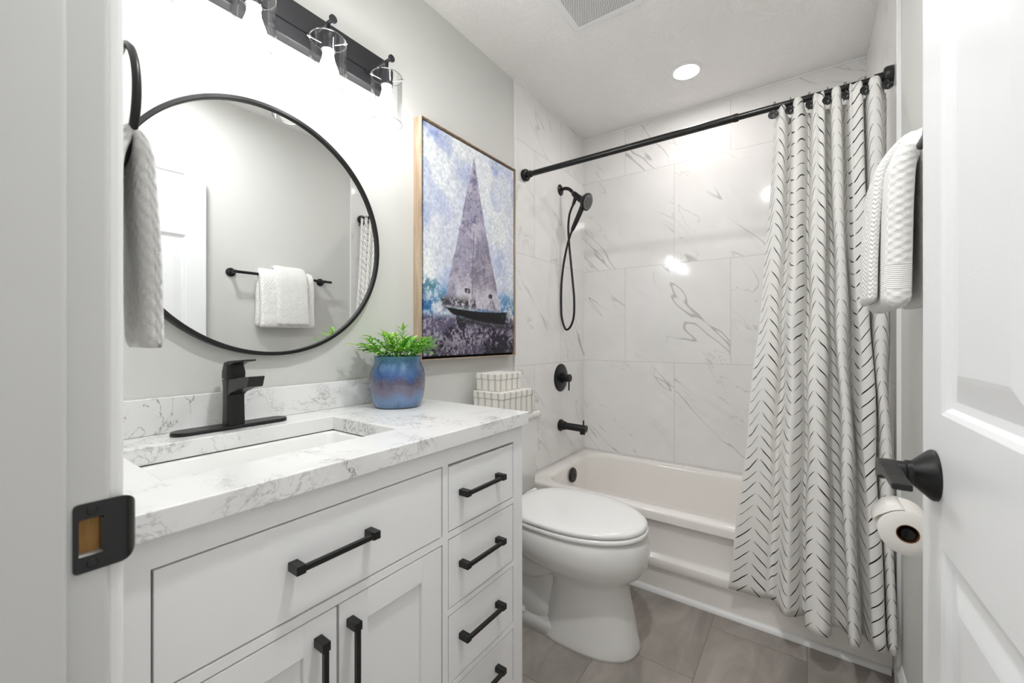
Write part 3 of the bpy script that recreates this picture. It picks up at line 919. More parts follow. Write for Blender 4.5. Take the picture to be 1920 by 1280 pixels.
hooks = [(1.158, 'curtain hook with round black disc, leftmost on the rod, at the curtain edge'),
         (1.207, 'curtain hook with black disc, second from the left on the rod'),
         (1.262, 'curtain hook with black disc, third from the left on the rod'),
         (1.317, 'curtain hook with black disc, middle one of the seven on the rod'),
         (1.364, 'curtain hook with black disc, third from the right on the rod'),
         (1.420, 'curtain hook with black disc, second from the right on the rod'),
         (1.470, 'curtain hook with black disc, rightmost on the rod beside the wall flange')]
def make_hook():
    r_ = empty('curtain_hook', (0, 0, 0), '', 'curtain hook', 'black curtain hooks on the shower rod')
    bm = B()
    pts = [(0, 0.0195 * math.sin(a), 0.0195 * math.cos(a)) for a in [R(q) for q in range(-165, 166, 15)]]
    pts = pts + [(0, 0.010, -0.026), (0, 0.006, -0.040)]
    tube(bm, pts, 0.0014, 8)
    obj('hook_ring', bm, M['blackgloss'], r_, smooth=True)
    bm = B(); lathe(bm, [(0.0, 0.0), (0.0165, 0.0), (0.0175, 0.002), (0.0165, 0.004), (0.0, 0.004)], (0, -0.022, -0.036), (0.25, -1, 0.1), 24)
    obj('disc', bm, M['disc'], r_, autosmooth=40)
    return r_
def dup(root):
    c_ = root.copy(); COL.objects.link(c_)
    for ch in list(root.children):
        d_ = ch.copy(); COL.objects.link(d_); d_.parent = c_
        for g_ in list(ch.children):
            e_ = g_.copy(); COL.objects.link(e_); e_.parent = d_
    return c_
hk0 = make_hook()
for i, (x_, lb) in enumerate(hooks):
    r_ = hk0 if i == 0 else dup(hk0)
    r_.location = (x_, RY, RZ - 0.001); r_.rotation_euler = (0, 0, R((i * 37) % 25 - 12)); r_['label'] = lb

# ================================================================ toilet
tl = empty('toilet', (0.0, 1.462, 0), 'white two-piece toilet with closed lid between vanity and bathtub', 'toilet')
TC = 1.462
def egg(xb, xf, hw, z, flat=0.0, n_=48, p=2.15, back=None):
    """plan outline: widest behind the middle, pointed round front; y symmetric about TC"""
    pts = []
    cx = xb + (xf - xb) * 0.46
    for k in range(n_):
        a = 2 * PI * k / n_
        c_, s_ = math.cos(a), math.sin(a)
        ex = 2.0 / p
        if c_ >= 0:
            x = cx + (xf - cx) * (abs(c_) ** ex)
            y = hw * math.copysign(abs(s_) ** ex, s_)
        else:
            pb = back or 3.2
            x = cx - (cx - xb) * (abs(c_) ** (2.0 / pb))
            y = hw * math.copysign(abs(s_) ** (2.0 / (2.0 + flat)), s_)
        pts.append((x, TC + y, z))
    return pts
bm = B()
# front pedestal flaring into the bowl
rg = [(0.385, 0.768, 0.128, 0.0, 2.3), (0.383, 0.770, 0.130, 0.012, 2.3), (0.392, 0.762, 0.124, 0.035, 2.3), (0.42, 0.748, 0.116, 0.11, 2.3),
      (0.44, 0.732, 0.110, 0.18, 2.3), (0.44, 0.728, 0.110, 0.225, 2.3), (0.40, 0.745, 0.124, 0.252, 2.2), (0.34, 0.776, 0.155, 0.278, 2.1),
      (0.29, 0.796, 0.182, 0.308, 2.1), (0.265, 0.803, 0.195, 0.345, 2.1), (0.26, 0.799, 0.195, 0.38, 2.1), (0.265, 0.790, 0.190, 0.408, 2.1), (0.275, 0.775, 0.180, 0.418, 2.1)]
loft(bm, [egg(a, b, c_, z_, p=q) for a, b, c_, z_, q in rg])
bowl_main = bm
bl = obj('bowl', loc(bm, tl), M['porcelain'], tl, smooth=True)
bm = B()
loft(bm, [rrect(0.30, TC, 0.24, 0.118, 0.08, 0.0), rrect(0.30, TC, 0.24, 0.118, 0.08, 0.045), rrect(0.30, TC, 0.232, 0.108, 0.08, 0.062), rrect(0.30, TC, 0.22, 0.085, 0.07, 0.075),
          rrect(0.28, TC, 0.21, 0.080, 0.07, 0.16), rrect(0.27, TC, 0.22, 0.098, 0.08, 0.24), rrect(0.26, TC, 0.23, 0.125, 0.08, 0.31), rrect(0.21, TC, 0.18, 0.160, 0.05, 0.36), rrect(0.17, TC, 0.145, 0.170, 0.04, 0.402), rrect(0.17, TC, 0.14, 0.165, 0.04, 0.410)])
for sy in (-1, 1):    # trapway bulge on both sides and the bolt caps
    tube(bm, smooth_path([(0.47, TC + sy * 0.060, 0.27), (0.36, TC + sy * 0.072, 0.225), (0.27, TC + sy * 0.070, 0.235), (0.22, TC + sy * 0.060, 0.17), (0.27, TC + sy * 0.062, 0.11), (0.38, TC + sy * 0.07, 0.085), (0.44, TC + sy * 0.06, 0.06)], 6), 0.046, 16)
obj('trapway', loc(bm, tl), M['porcelain'], tl, smooth=True)
for sy in (-1, 1):
    bm = B(); lathe(bm, [(0.016, 0.0), (0.017, 0.006), (0.014, 0.016), (0.008, 0.022), (0.0, 0.024)], (0.345, TC + sy * 0.106, 0.052), (0, 0, 1), 20)
    obj('bolt_cap', loc(bm, tl), M['porcelain'], tl, smooth=True)
# seat and lid
bm = B()
loft(bm, [egg(0.268, 0.792, 0.190, 0.4195, p=2.1), egg(0.262, 0.797, 0.194, 0.424, p=2.1), egg(0.262, 0.797, 0.194, 0.432, p=2.1), egg(0.268, 0.792, 0.190, 0.4365, p=2.1)])
obj('seat', loc(bm, tl), M['seat'], tl, autosmooth=60)
bm = B()
loft(bm, [egg(0.272, 0.787, 0.188, 0.4395, p=2.05), egg(0.264, 0.793, 0.193, 0.4425, p=2.05), egg(0.264, 0.793, 0.193, 0.451, p=2.05), egg(0.270, 0.788, 0.189, 0.456, p=2.05), egg(0.29, 0.772, 0.176, 0.4595, p=2.05), egg(0.33, 0.72, 0.14, 0.4605, p=2.05)])
obj('lid', loc(bm, tl), M['seat'], tl, autosmooth=60)
for sy in (-1, 1):
    bm = B(); tube(bm, [(0.262, TC + sy * 0.115, 0.436), (0.262, TC + sy * 0.045, 0.436)], 0.014, 16)
    obj('hinge', loc(bm, tl), M['seat'], tl, autosmooth=40)
bm = B()
loft(bm, [rrect(0.118, TC, 0.085, 0.190, 0.03, 0.411), rrect(0.118, TC, 0.098, 0.205, 0.03, 0.435), rrect(0.118, TC, 0.104, 0.216, 0.03, 0.60), rrect(0.118, TC, 0.106, 0.222, 0.03, 0.748)])
obj('tank', loc(bm, tl), M['porcelain'], tl, autosmooth=50)
bm = B()
loft(bm, [rrect(0.121, TC, 0.106, 0.226, 0.03, 0.7485), rrect(0.121, TC, 0.112, 0.234, 0.032, 0.755), rrect(0.121, TC, 0.112, 0.234, 0.032, 0.774), rrect(0.121, TC, 0.106, 0.228, 0.03, 0.780)])
obj('tank_lid', loc(bm, tl), M['porcelain'], tl, autosmooth=50)

# ================================================================ striped boxes on the tank
def uvbox(bm, x0, x1, y0, y1, z0, z1, uvl, top=True):
    vs = box(bm, x0, x1, y0, y1, z0, z1)
    return vs
def fabric_box(label, lc, sx, sy, h, lid_h, rz):
    r_ = empty('storage_box', lc, label, 'box', 'striped fabric boxes on the toilet tank', rz)
    for nm, (a, b, z0, z1) in dict(box_body=(sx - 0.003, sy - 0.003, 0.0, h - lid_h + 0.004), lid=(sx, sy, h - lid_h, h)).items():
        bm = bx(-a, 0, 0, b, z0, z1) if False else bx(-a if nm == 'lid' else -a - 0.003, 0 if nm == 'lid' else -0.003, 0 if nm == 'lid' else 0.003, b, z0, z1)
        uvl = bm.loops.layers.uv.new('UVMap'); bm.normal_update()
        for f_ in bm.faces:
            nn = f_.normal
            for lp in f_.loops:
                c_ = lp.vert.co
                lp[uvl].uv = (c_.x + 0.5, c_.z) if abs(nn.y) > 0.5 else ((c_.y + 0.5, c_.z) if abs(nn.x) > 0.5 else (c_.y + 0.5, c_.x))
        obj(nm, bm, M['ticking'], r_, bevel=0.003, seg=3)
    return r_
# origin of each box is its corner nearest the camera (front towards +x, near side towards -y)
fabric_box('larger striped fabric box on the toilet tank under the small one', (0.222, 1.380, 0.7805), 0.165, 0.228, 0.110, 0.028, R(-3.5))
fabric_box('smaller striped fabric box stacked on top of the larger one', (0.180, 1.410, 0.8910), 0.130, 0.165, 0.075, 0.026, R(-3.5))

# ================================================================ vanity cabinet
VY0, VY1, VX = 0.122, 1.060, 0.540
vc = empty('vanity_cabinet', (0.0, 0.59, 0), 'white bathroom vanity cabinet with inset drawers, two doors and black pulls', 'cabinet')
DR = [(0.174, 0.715, 0.643, 0.810, 'wide top drawer'), (0.737, 1.011, 0.646, 0.806, ''), (0.737, 1.011, 0.456, 0.627, ''), (0.737, 1.011, 0.271, 0.439, ''), (0.737, 1.011, 0.100, 0.253, '')]
DO = [(0.174, 0.4425, 0.100, 0.622), (0.4455, 0.715, 0.100, 0.622)]
def frame_face():
    bm = B()
    ft = 0.018
    def fb(a, b, c_, d_): box(bm, VX - ft, VX, a, b, c_, d_)
    fb(VY0, 0.172, 0.0, 0.858); fb(1.013, VY1, 0.0, 0.858)         # stiles
    fb(0.172, 1.013, 0.812, 0.858)                                 # top rail
    fb(0.172, 1.013, 0.06, 0.098)                                  # bottom rail
    fb(0.717, 0.735, 0.098, 0.812)                                 # mullion
    fb(0.172, 0.717, 0.624, 0.641)
    fb(0.735, 1.013, 0.629, 0.644); fb(0.735, 1.013, 0.441, 0.454); fb(0.735, 1.013, 0.255, 0.269)
    # carcass
    box(bm, 0.004, VX - ft, VY0, VY0 + 0.016, 0.0, 0.857)
    box(bm, 0.004, VX - ft, VY1 - 0.016, VY1, 0.0, 0.857)
    box(bm, 0.004, VX - ft, VY0 + 0.016, VY1 - 0.016, 0.06, 0.078)
    box(bm, 0.004, 0.012, VY0 + 0.016, VY1 - 0.016, 0.078, 0.857)
    return bm
obj('cabinet_body', loc(frame_face(), vc), M['cabinet'], vc)
# dark inside behind the reveals
bm = bx(VX - 0.0225, VX - 0.0185, 0.140, 1.043, 0.080, 0.850)
obj('dark_reveal', loc(bm, vc), M['gap'], vc)
def pull(c, length, vertical):
    """square bar pull, feet thicker than the bar"""
    bm = B()
    hl = length / 2
    def bb(a0, a1, w2, x0, x1):
        if vertical: box(bm, VX + x0, VX + x1, c[0] - w2, c[0] + w2, c[1] + a0, c[1] + a1)
        else: box(bm, VX + x0, VX + x1, c[0] + a0, c[0] + a1, c[1] - w2, c[1] + w2)
    bb(-hl, -hl + 0.016, 0.0075, 0.0, 0.030)
    bb(hl - 0.016, hl, 0.0075, 0.0, 0.030)
    bb(-hl + 0.0158, hl - 0.0158, 0.0045, 0.021, 0.030)
    return bm
for y0, y1, z0, z1, lb in DR:
    g_ = 0.0012
    bm = bx(VX - 0.018, VX - 0.0005, y0 + g_, y1 - g_, z0 + g_, z1 - g_)
    d_ = obj('drawer', loc(bm, vc), M['cabinet'], vc, bevel=0.0012)
    if lb: d_['label'] = lb
    yc = (y0 + y1) / 2 if not lb else 0.434
    zc = {0.643: 0.735, 0.646: 0.733, 0.456: 0.553, 0.271: 0.371, 0.100: 0.19}[z0]
    if not lb: yc = 0.856
    o = obj('handle', loc(pull((yc, zc), 0.165, False), vc), M['black'], d_, bevel=0.0008)
    o['label'] = 'black square bar pull'
for i, (y0, y1, z0, z1) in enumerate(DO):
    g_ = 0.0012; fr = 0.062
    bm = B()
    a, b, c_, e_ = y0 + g_, y1 - g_, z0 + g_, z1 - g_
    box(bm, VX - 0.018, VX - 0.0005, a, a + fr, c_, e_)
    box(bm, VX - 0.018, VX - 0.0005, b - fr, b, c_, e_)
    box(bm, VX - 0.018, VX - 0.0005, a + fr, b - fr, e_ - fr * 0.92, e_)
    box(bm, VX - 0.018, VX - 0.0005, a + fr, b - fr, c_, c_ + fr)
    box(bm, VX - 0.017, VX - 0.010, a + fr, b - fr, c_ + fr, e_ - fr * 0.92)
    d_ = obj('door', loc(bm, vc), M['cabinet'], vc, bevel=0.0008, seg=1)
    yc = (0.404, 0.468)[i]
    o = obj('handle', loc(pull((yc, 0.505), 0.165, True), vc), M['black'], d_, bevel=0.0008)
    o['label'] = 'black square bar pull, upright'

# worktop with sink cutout
CX, CY0, CY1, CZ0, CZ1 = 0.560, 0.105, 1.067, 0.858, 0.896
HX0, HX1, HY0, HY1 = 0.140, 0.425, 0.215, 0.676
def slab():
    bm = B()
    xs = [0.002, HX0, HX1, CX]; ys = [CY0, HY0, HY1, CY1]
    V = {}
    for i, x in enumerate(xs):
        for j, y in enumerate(ys):
            for k, z in enumerate((CZ0, CZ1)):
                V[i, j, k] = bm.verts.new((x, y, z))
    for i in range(3):
        for j in range(3):
            if i == 1 and j == 1: continue
            for k in (0, 1):
                bm.faces.new((V[i, j, k], V[i + 1, j, k], V[i + 1, j + 1, k], V[i, j + 1, k]))
    for i in range(3):
        for j in (0, 3): bm.faces.new((V[i, j, 0], V[i + 1, j, 0], V[i + 1, j, 1], V[i, j, 1]))
        for j in (0, 3): bm.faces.new((V[j, i, 0], V[j, i + 1, 0], V[j, i + 1, 1], V[j, i, 1]))
    for j in (1, 2):
        bm.faces.new((V[1, j, 0], V[2, j, 0], V[2, j, 1], V[1, j, 1]))
        bm.faces.new((V[j, 1, 0], V[j, 2, 0], V[j, 2, 1], V[j, 1, 1]))
    return bm
wt = empty('countertop', (0.28, 0.586, CZ0), 'white quartz vanity worktop with grey veining and sink cutout', 'countertop')
obj('slab', loc(slab(), wt), M['quartz'], wt, bevel=0.002, seg=2)
obj('backsplash', loc(bx(0.002, 0.020, CY0, CY1, CZ1 + 0.0003, 0.981), wt), M['quartz'], wt, bevel=0.0015)

sk = empty('undermount_sink', (0.28, 0.445, CZ0), 'white rectangular undermount sink basin below the worktop', 'sink')
bm = B()
cx, cy = (HX0 + HX1) / 2, (HY0 + HY1) / 2; hx, hy = (HX1 - HX0) / 2, (HY1 - HY0) / 2
outer = [rrect(cx, cy, hx + 0.022, hy + 0.022, 0.03, CZ0 - 0.0085), rrect(cx, cy, hx + 0.002, hy + 0.002, 0.022, CZ0 - 0.0085), rrect(cx, cy, hx - 0.002, hy - 0.002, 0.025, CZ0 - 0.012),
         rrect(cx, cy, hx - 0.010, hy - 0.012, 0.03, CZ0 - 0.095), rrect(cx, cy, hx - 0.020, hy - 0.026, 0.035, CZ0 - 0.122), rrect(cx, cy, hx - 0.045, hy - 0.06, 0.04, CZ0 - 0.130), rrect(cx, cy, 0.03, 0.03, 0.03, CZ0 - 0.134)]
loft(bm, outer, cap0=False)
o = obj('basin', loc(bm, sk), M['basin'], sk, smooth=True)
so = o.modifiers.new('solid', 'SOLIDIFY'); so.thickness = 0.006; so.offset = -1
bm = B(); lathe(bm, [(0.0, 0.0), (0.022, 0.0), (0.022, 0.003), (0.016, 0.004), (0.0, 0.006)], (cx, cy, CZ0 - 0.1335), (0, 0, 1), 28)
obj('drain', loc(bm, sk), M['black'], sk, autosmooth=40)

# ================================================================ faucet
FX, FY = 0.074, 0.447
fa = empty('faucet', (FX, FY, CZ1), 'matte black single-lever faucet on a long deck plate', 'faucet')
bm = B()
z = CZ1 + 0.0004
def stad(hx, hy, z): return rrect(FX, FY, hx, hy, hx, z, 10)
loft(bm, [stad(0.0270, 0.128, z), stad(0.0275, 0.1285, z + 0.002), stad(0.0275, 0.1285, z + 0.006), stad(0.0260, 0.127, z + 0.0085)])
obj('deck_plate', loc(bm, fa), M['black'], fa, autosmooth=40)
bm = B()
loft(bm, [rrect(FX, FY, 0.0195, 0.0205, 0.007, z + 0.0085, 4), rrect(FX, FY, 0.0185, 0.0195, 0.007, z + 0.06, 4), rrect(FX, FY, 0.0190, 0.0195, 0.007, z + 0.100, 4), rrect(FX, FY, 0.0210, 0.0205, 0.007, z + 0.122, 4)])
obj('faucet_body', loc(bm, fa), M['black'], fa, autosmooth=40)
bm = B()
rings = []
for x, w2, zt, zb in ((FX + 0.010, 0.0185, 0.121, 0.078), (FX + 0.030, 0.0185, 0.124, 0.090), (FX + 0.075, 0.0180, 0.130, 0.103), (FX + 0.118, 0.0175, 0.1345, 0.110), (FX + 0.1285, 0.0175, 0.1355, 0.1335)):
    rings.append([(x, FY - w2, z + zb), (x, FY + w2, z + zb), (x, FY + w2, z + zt), (x, FY - w2, z + zt)])
loft(bm, rings)
obj('spout', loc(bm, fa), M['black'], fa, bevel=0.0015)
bm = B()
loft(bm, [rrect(FX, FY, 0.0215, 0.0210, 0.008, z + 0.124, 4), rrect(FX, FY, 0.0215, 0.0210, 0.008, z + 0.140, 4), rrect(FX - 0.001, FY, 0.0170, 0.0185, 0.008, z + 0.160, 4), rrect(FX + 0.001, FY, 0.0150, 0.0165, 0.008, z + 0.165, 4)])
hn = obj('handle', loc(bm, fa), M['black'], fa, autosmooth=40)
bm = B()
rings = []
for x, w2, zt, zb in ((FX - 0.016, 0.0165, 0.163, 0.150), (FX + 0.010, 0.0170, 0.168, 0.155), (FX + 0.045, 0.0165, 0.1705, 0.1645), (FX + 0.090, 0.0155, 0.1735, 0.1700)):
    rings.append([(x, FY - w2, z + zb), (x, FY + w2, z + zb), (x, FY + w2, z + zt), (x, FY - w2, z + zt)])
loft(bm, rings)
obj('lever', loc(bm, fa), M['black'], hn, bevel=0.0015)
bm = B()
tube(bm, [(FX - 0.031, FY, z + 0.0), (FX - 0.031, FY, z + 0.135)], 0.0022, 10)
tube(bm, [(FX - 0.031, FY, z + 0.133), (FX - 0.033, FY, z + 0.150)], [0.0045, 0.0075], 12)
obj('lift_rod', loc(bm, fa), M['black'], fa, autosmooth=40)

# ================================================================ potted plant
PX, PY = 0.145, 0.905
pp = empty('potted_plant', (PX, PY, CZ1 + 0.0006), 'leafy green plant in a blue and violet glazed jar on the worktop', 'potted plant')
prof = [(0.0, 0.002), (0.070, 0.0), (0.076, 0.003), (0.0815, 0.020), (0.0875, 0.050), (0.0905, 0.085), (0.0890, 0.108), (0.0835, 0.126), (0.0770, 0.138), (0.0745, 0.146), (0.0750, 0.158), (0.0765, 0.165),
        (0.0740, 0.167), (0.0700, 0.163), (0.0690, 0.145), (0.0, 0.145)]
bm = B(); lathe(bm, prof, (0, 0, 0), (0, 0, 1), 56)
po = obj('pot', bm, M['pot'], pp, smooth=True)
bm = B(); lathe(bm, [(0.0, 0.1455), (0.0685, 0.1455), (0.060, 0.152), (0.03, 0.157), (0.0, 0.158)], (0, 0, 0), (0, 0, 1), 24)
obj('soil', bm, M['soil'], pp, smooth=True)
rnd = random.Random(11)
def foliage():
    bm = B(); sh_ = bm.verts.layers.float.new('shade')
    def leaf(base, dirv, up, ln, wd, shade):
        side = dirv.cross(up)
        if side.length < 1e-4: side = Vector((1, 0, 0))
        side.normalize(); nn = side.cross(dirv).normalized()
        st = []
        for t_, w_, d_ in ((0, 0.10, 0), (0.25, 0.8, 0.015), (0.5, 1.0, 0.0), (0.78, 0.55, -0.06), (1.0, 0.02, -0.16)):
            c_ = base + dirv * ln * t_ + nn * ln * d_
            row = []
            for s_ in (-1, 0, 1):
                v = bm.verts.new(c_ + side * s_ * wd * w_ + nn * (abs(s_) * wd * 0.35 * w_))
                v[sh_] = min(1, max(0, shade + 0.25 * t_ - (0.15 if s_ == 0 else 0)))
                row.append(v)
            st.append(row)
        for a, b in zip(st[:-1], st[1:]):
            for k in range(2): bm.faces.new((a[k], a[k + 1], b[k + 1], b[k]))
    for i in range(54):
        az = rnd.uniform(0, 2 * PI) if i > 14 else 2 * PI * i / 15 + rnd.uniform(-.15, .15)
        el = rnd.uniform(18, 80) if i > 14 else rnd.uniform(8, 35)
        ln = rnd.uniform(0.065, 0.100) if el < 40 else rnd.uniform(0.06, 0.092)
        r0 = rnd.uniform(0.0, 0.055)
        p_ = Vector((r0 * math.cos(az), r0 * math.sin(az), 0.152))
        d0 = Vector((math.cos(az) * math.cos(R(el)), math.sin(az) * math.cos(R(el)), math.sin(R(el))))
        if el < 40: d0.z += 0.5; d0.normalize()
        steps = 7; pts = [p_.copy()]; dd = d0.copy()
        shade = rnd.uniform(0.1, 0.75)
        for s_ in range(steps):
            p_ = p_ + dd * ln / steps * 1.15
            # stay clear of the wall and the splashback
            if PX + p_.x < 0.03: p_.x = 0.03 - PX
            dd = (dd + Vector((0, 0, -0.10)) + Vector((rnd.uniform(-.08, .08), rnd.uniform(-.08, .08), 0))).normalized()
            pts.append(p_.copy())
            if s_ >= 2:
                for sd in (-1, 1):
                    sv = dd.cross(Vector((0, 0, 1)));
                    if sv.length < 1e-3: sv = Vector((1, 0, 0))
                    sv.normalize()
                    ld = (dd * 0.75 + sv * sd * rnd.uniform(0.5, 1.0) + Vector((0, 0, rnd.uniform(-.1, .35)))).normalized()
                    tipx = PX + p_.x + ld.x * 0.035
                    if tipx < 0.012: ld.x = abs(ld.x)
                    leaf(p_, ld, Vector((0, 0, 1)), rnd.uniform(0.022, 0.036), rnd.uniform(0.0034, 0.0052), shade + rnd.uniform(-.15, .25))
        leaf(p_, dd if PX + p_.x + dd.x * 0.03 > 0.012 else Vector((abs(dd.x), dd.y, dd.z)), Vector((0, 0, 1)), rnd.uniform(0.026, 0.038), 0.0045, shade + 0.2)
        n0 = len(bm.verts)
        tube(bm, pts, 0.0011, 5)
        bm.verts.ensure_lookup_table()
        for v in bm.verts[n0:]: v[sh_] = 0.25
    return bm
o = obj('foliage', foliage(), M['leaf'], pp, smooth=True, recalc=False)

# ================================================================ round mirror
MY, MZ, MR = 0.569, 1.424, 0.352
mi = empty('round_mirror', (0.0, MY, MZ), 'large round wall mirror with thin black frame above the faucet', 'mirror')
bm = B(); lathe(bm, [(MR - 0.011, 0.001), (MR, 0.001), (MR, 0.027), (MR - 0.0015, 0.0285), (MR - 0.0095, 0.0285), (MR - 0.011, 0.027)], (0, 0, 0), (1, 0, 0), 160, closed=True)
obj('frame', bm, M['black'], mi, autosmooth=40)
bm = B(); lathe(bm, [(0.0, 0.004), (MR - 0.0105, 0.004), (MR - 0.0105, 0.020), (0.0, 0.020)], (0, 0, 0), (1, 0, 0), 160)
obj('mirror_glass', bm, M['mirror'], mi)

# ================================================================ vanity light bar
vl = empty('vanity_light', (0.0, 0.57, 2.05), 'long dark vanity light bar with four glass shades above the mirror', 'wall light')
bm = B()
pf = [(0.001, 1.988), (0.032, 1.988), (0.034, 1.990), (0.034, 2.030), (0.030, 2.0315), (0.030, 2.034), (0.034, 2.0355), (0.034, 2.106), (0.032, 2.108), (0.001, 2.108)]
loft(bm, [[(a, y, b) for a, b in pf] for y in (0.195, 0.938)])
obj('bar', loc(bm, vl), M['bronze'], vl, autosmooth=40)
LX = 0.130
for y in (0.272, 0.470, 0.668, 0.872):
    bm = B(); tube(bm, [(0.034, y, 2.030), (LX + 0.020, y, 2.030)], 0.0052, 14)
    lathe(bm, [(0.0, 0), (0.012, 0), (0.012, 0.004), (0.0, 0.004)], (0.0341, y, 2.030), (1, 0, 0), 20)
    lathe(bm, [(0.006, 0), (0.0115, 0.006), (0.0115, 0.011), (0.010, 0.0125), (0.0, 0.0125)], (LX + 0.016, y, 2.030), (1, 0, 0), 24)
    tube(bm, [(LX, y, 2.028), (LX, y, 1.999)], 0.0060, 14)
    ar = obj('arm', loc(bm, vl), M['bronze'], vl, autosmooth=40)
    bm = B(); lathe(bm, [(0.0, 0.0), (0.019, 0.0), (0.0205, 0.003), (0.0205, 0.020), (0.0195, 0.022), (0.0195, 0.052), (0.0, 0.052)], (LX, y, 2.000), (0, 0, -1), 28)
    obj('socket', loc(bm, vl), M['bronze'], ar, autosmooth=40)
    bm = B()
    lathe(bm, [(0.0500, 0.0), (0.0500, 0.152), (0.0478, 0.152), (0.0478, 0.0)], (LX, y, 1.826), (0, 0, 1), 56, closed=True)
    shd = obj('glass_shade', loc(bm, vl), M['glass'], vl, autosmooth=50); shd['label'] = 'clear glass cylinder shade'
    for zz in (1.8255, 1.9785):
        bm = B(); lathe(bm, [(0.0488 + 0.0013 * math.cos(R(q)), 0.0013 * math.sin(R(q))) for q in range(0, 360, 45)], (LX, y, zz), (0, 0, 1), 56, closed=True)
        e_ = obj('glass_rim', loc(bm, vl), M['glassrim'], shd, smooth=True)
    for k in range(3):
        a = R(25 + 120 * k)
        d_ = Vector((math.cos(a), math.sin(a), 0))
        c_ = Vector((LX, y, 1.962))
        bm = B(); lathe(bm, [(0.0, 0.0), (0.0017, 0.0), (0.0017, 0.0315), (0.0045, 0.0315), (0.0045, 0.0355), (0.0026, 0.0372), (0.0026, 0.041), (0.0, 0.041)], c_ + d_ * 0.019, d_, 12)
        obj('screw', loc(bm, vl), M['chrome'], shd, autosmooth=40)
    bm = B()
    lathe(bm, [(0.0, 0.0), (0.011, 0.002), (0.020, 0.008), (0.027, 0.018), (0.0298, 0.031), (0.028, 0.045), (0.0225, 0.060), (0.0165, 0.078), (0.0145, 0.094), (0.0140, 0.104), (0.0, 0.104)], (LX, y, 1.846), (0, 0, 1), 32)
    bu = obj('bulb', loc(bm, vl), M['bulb'], vl, smooth=True); bu['label'] = 'lit white bulb'

# ================================================================ ceiling downlight, added fill light and fan grille
for lx, ly, lens, lb in ((0.757, 2.232, 'lens', 'round lit recessed ceiling light above the tub'),
                         (1.000, 0.660, 'fill_lens', 'round recessed fill light added out of view beside the vanity')):
    dl = empty('recessed_light', (lx, ly, H), lb, 'ceiling light')
    bm = B(); lathe(bm, [(0.055, 0.0), (0.0765, 0.0), (0.0765, 0.002), (0.073, 0.005), (0.061, 0.007), (0.0555, 0.003)], (0, 0, -0.0003), (0, 0, -1), 56, closed=True)
    obj('trim_ring', bm, M['trim'], dl, autosmooth=40)
    bm = B(); lathe(bm, [(0.0, 0.0), (0.0552, 0.0), (0.0552, 0.0025), (0.0, 0.0035)], (0, 0, -0.0003), (0, 0, -1), 48)
    o = obj('lens', bm, M[lens], dl); o['label'] = 'glowing white lens'

fv = empty('exhaust_fan_grille', (0.575, 1.515, H), 'square white perforated exhaust fan grille on the ceiling', 'fan grille')
bm = B()
loft(bm, [rrect(0, 0, 0.155, 0.153, 0.022, -0.0004), rrect(0, 0, 0.155, 0.153, 0.022, -0.006), rrect(0, 0, 0.149, 0.147, 0.020, -0.012), rrect(0, 0, 0.124, 0.122, 0.004, -0.0125), rrect(0, 0, 0.122, 0.120, 0.004, -0.0105)], cap1=False)
obj('grille_frame', bm, M['trim'], fv, autosmooth=40)
obj('perforated_panel', bx(-0.1225, 0.1225, -0.1205, 0.1205, -0.0112, -0.0092), M['grille'], fv)

# ================================================================ towel bar with towels on the right wall
BX, BZ = 1.440, 1.502
tb = empty('towel_bar', (W, 1.29, BZ), 'black towel bar on the right wall holding white towels', 'towel bar')
bm = B(); tube(bm, [(BX, 1.000, BZ), (BX, 1.600, BZ)], 0.0085, 16)
obj('bar', loc(bm, tb), M['black'], tb, autosmooth=40)
for y in (1.012, 1.552):
    bm = B()
    lathe(bm, [(0.0, 0.0), (0.0255, 0.0), (0.0255, 0.006), (0.022, 0.010), (0.0105, 0.012), (0.0095, 0.068), (0.0, 0.072)], (W, y, BZ), (-1, 0, 0), 28)
    obj('mounting_post', loc(bm, tb), M['black'], tb, autosmooth=35)

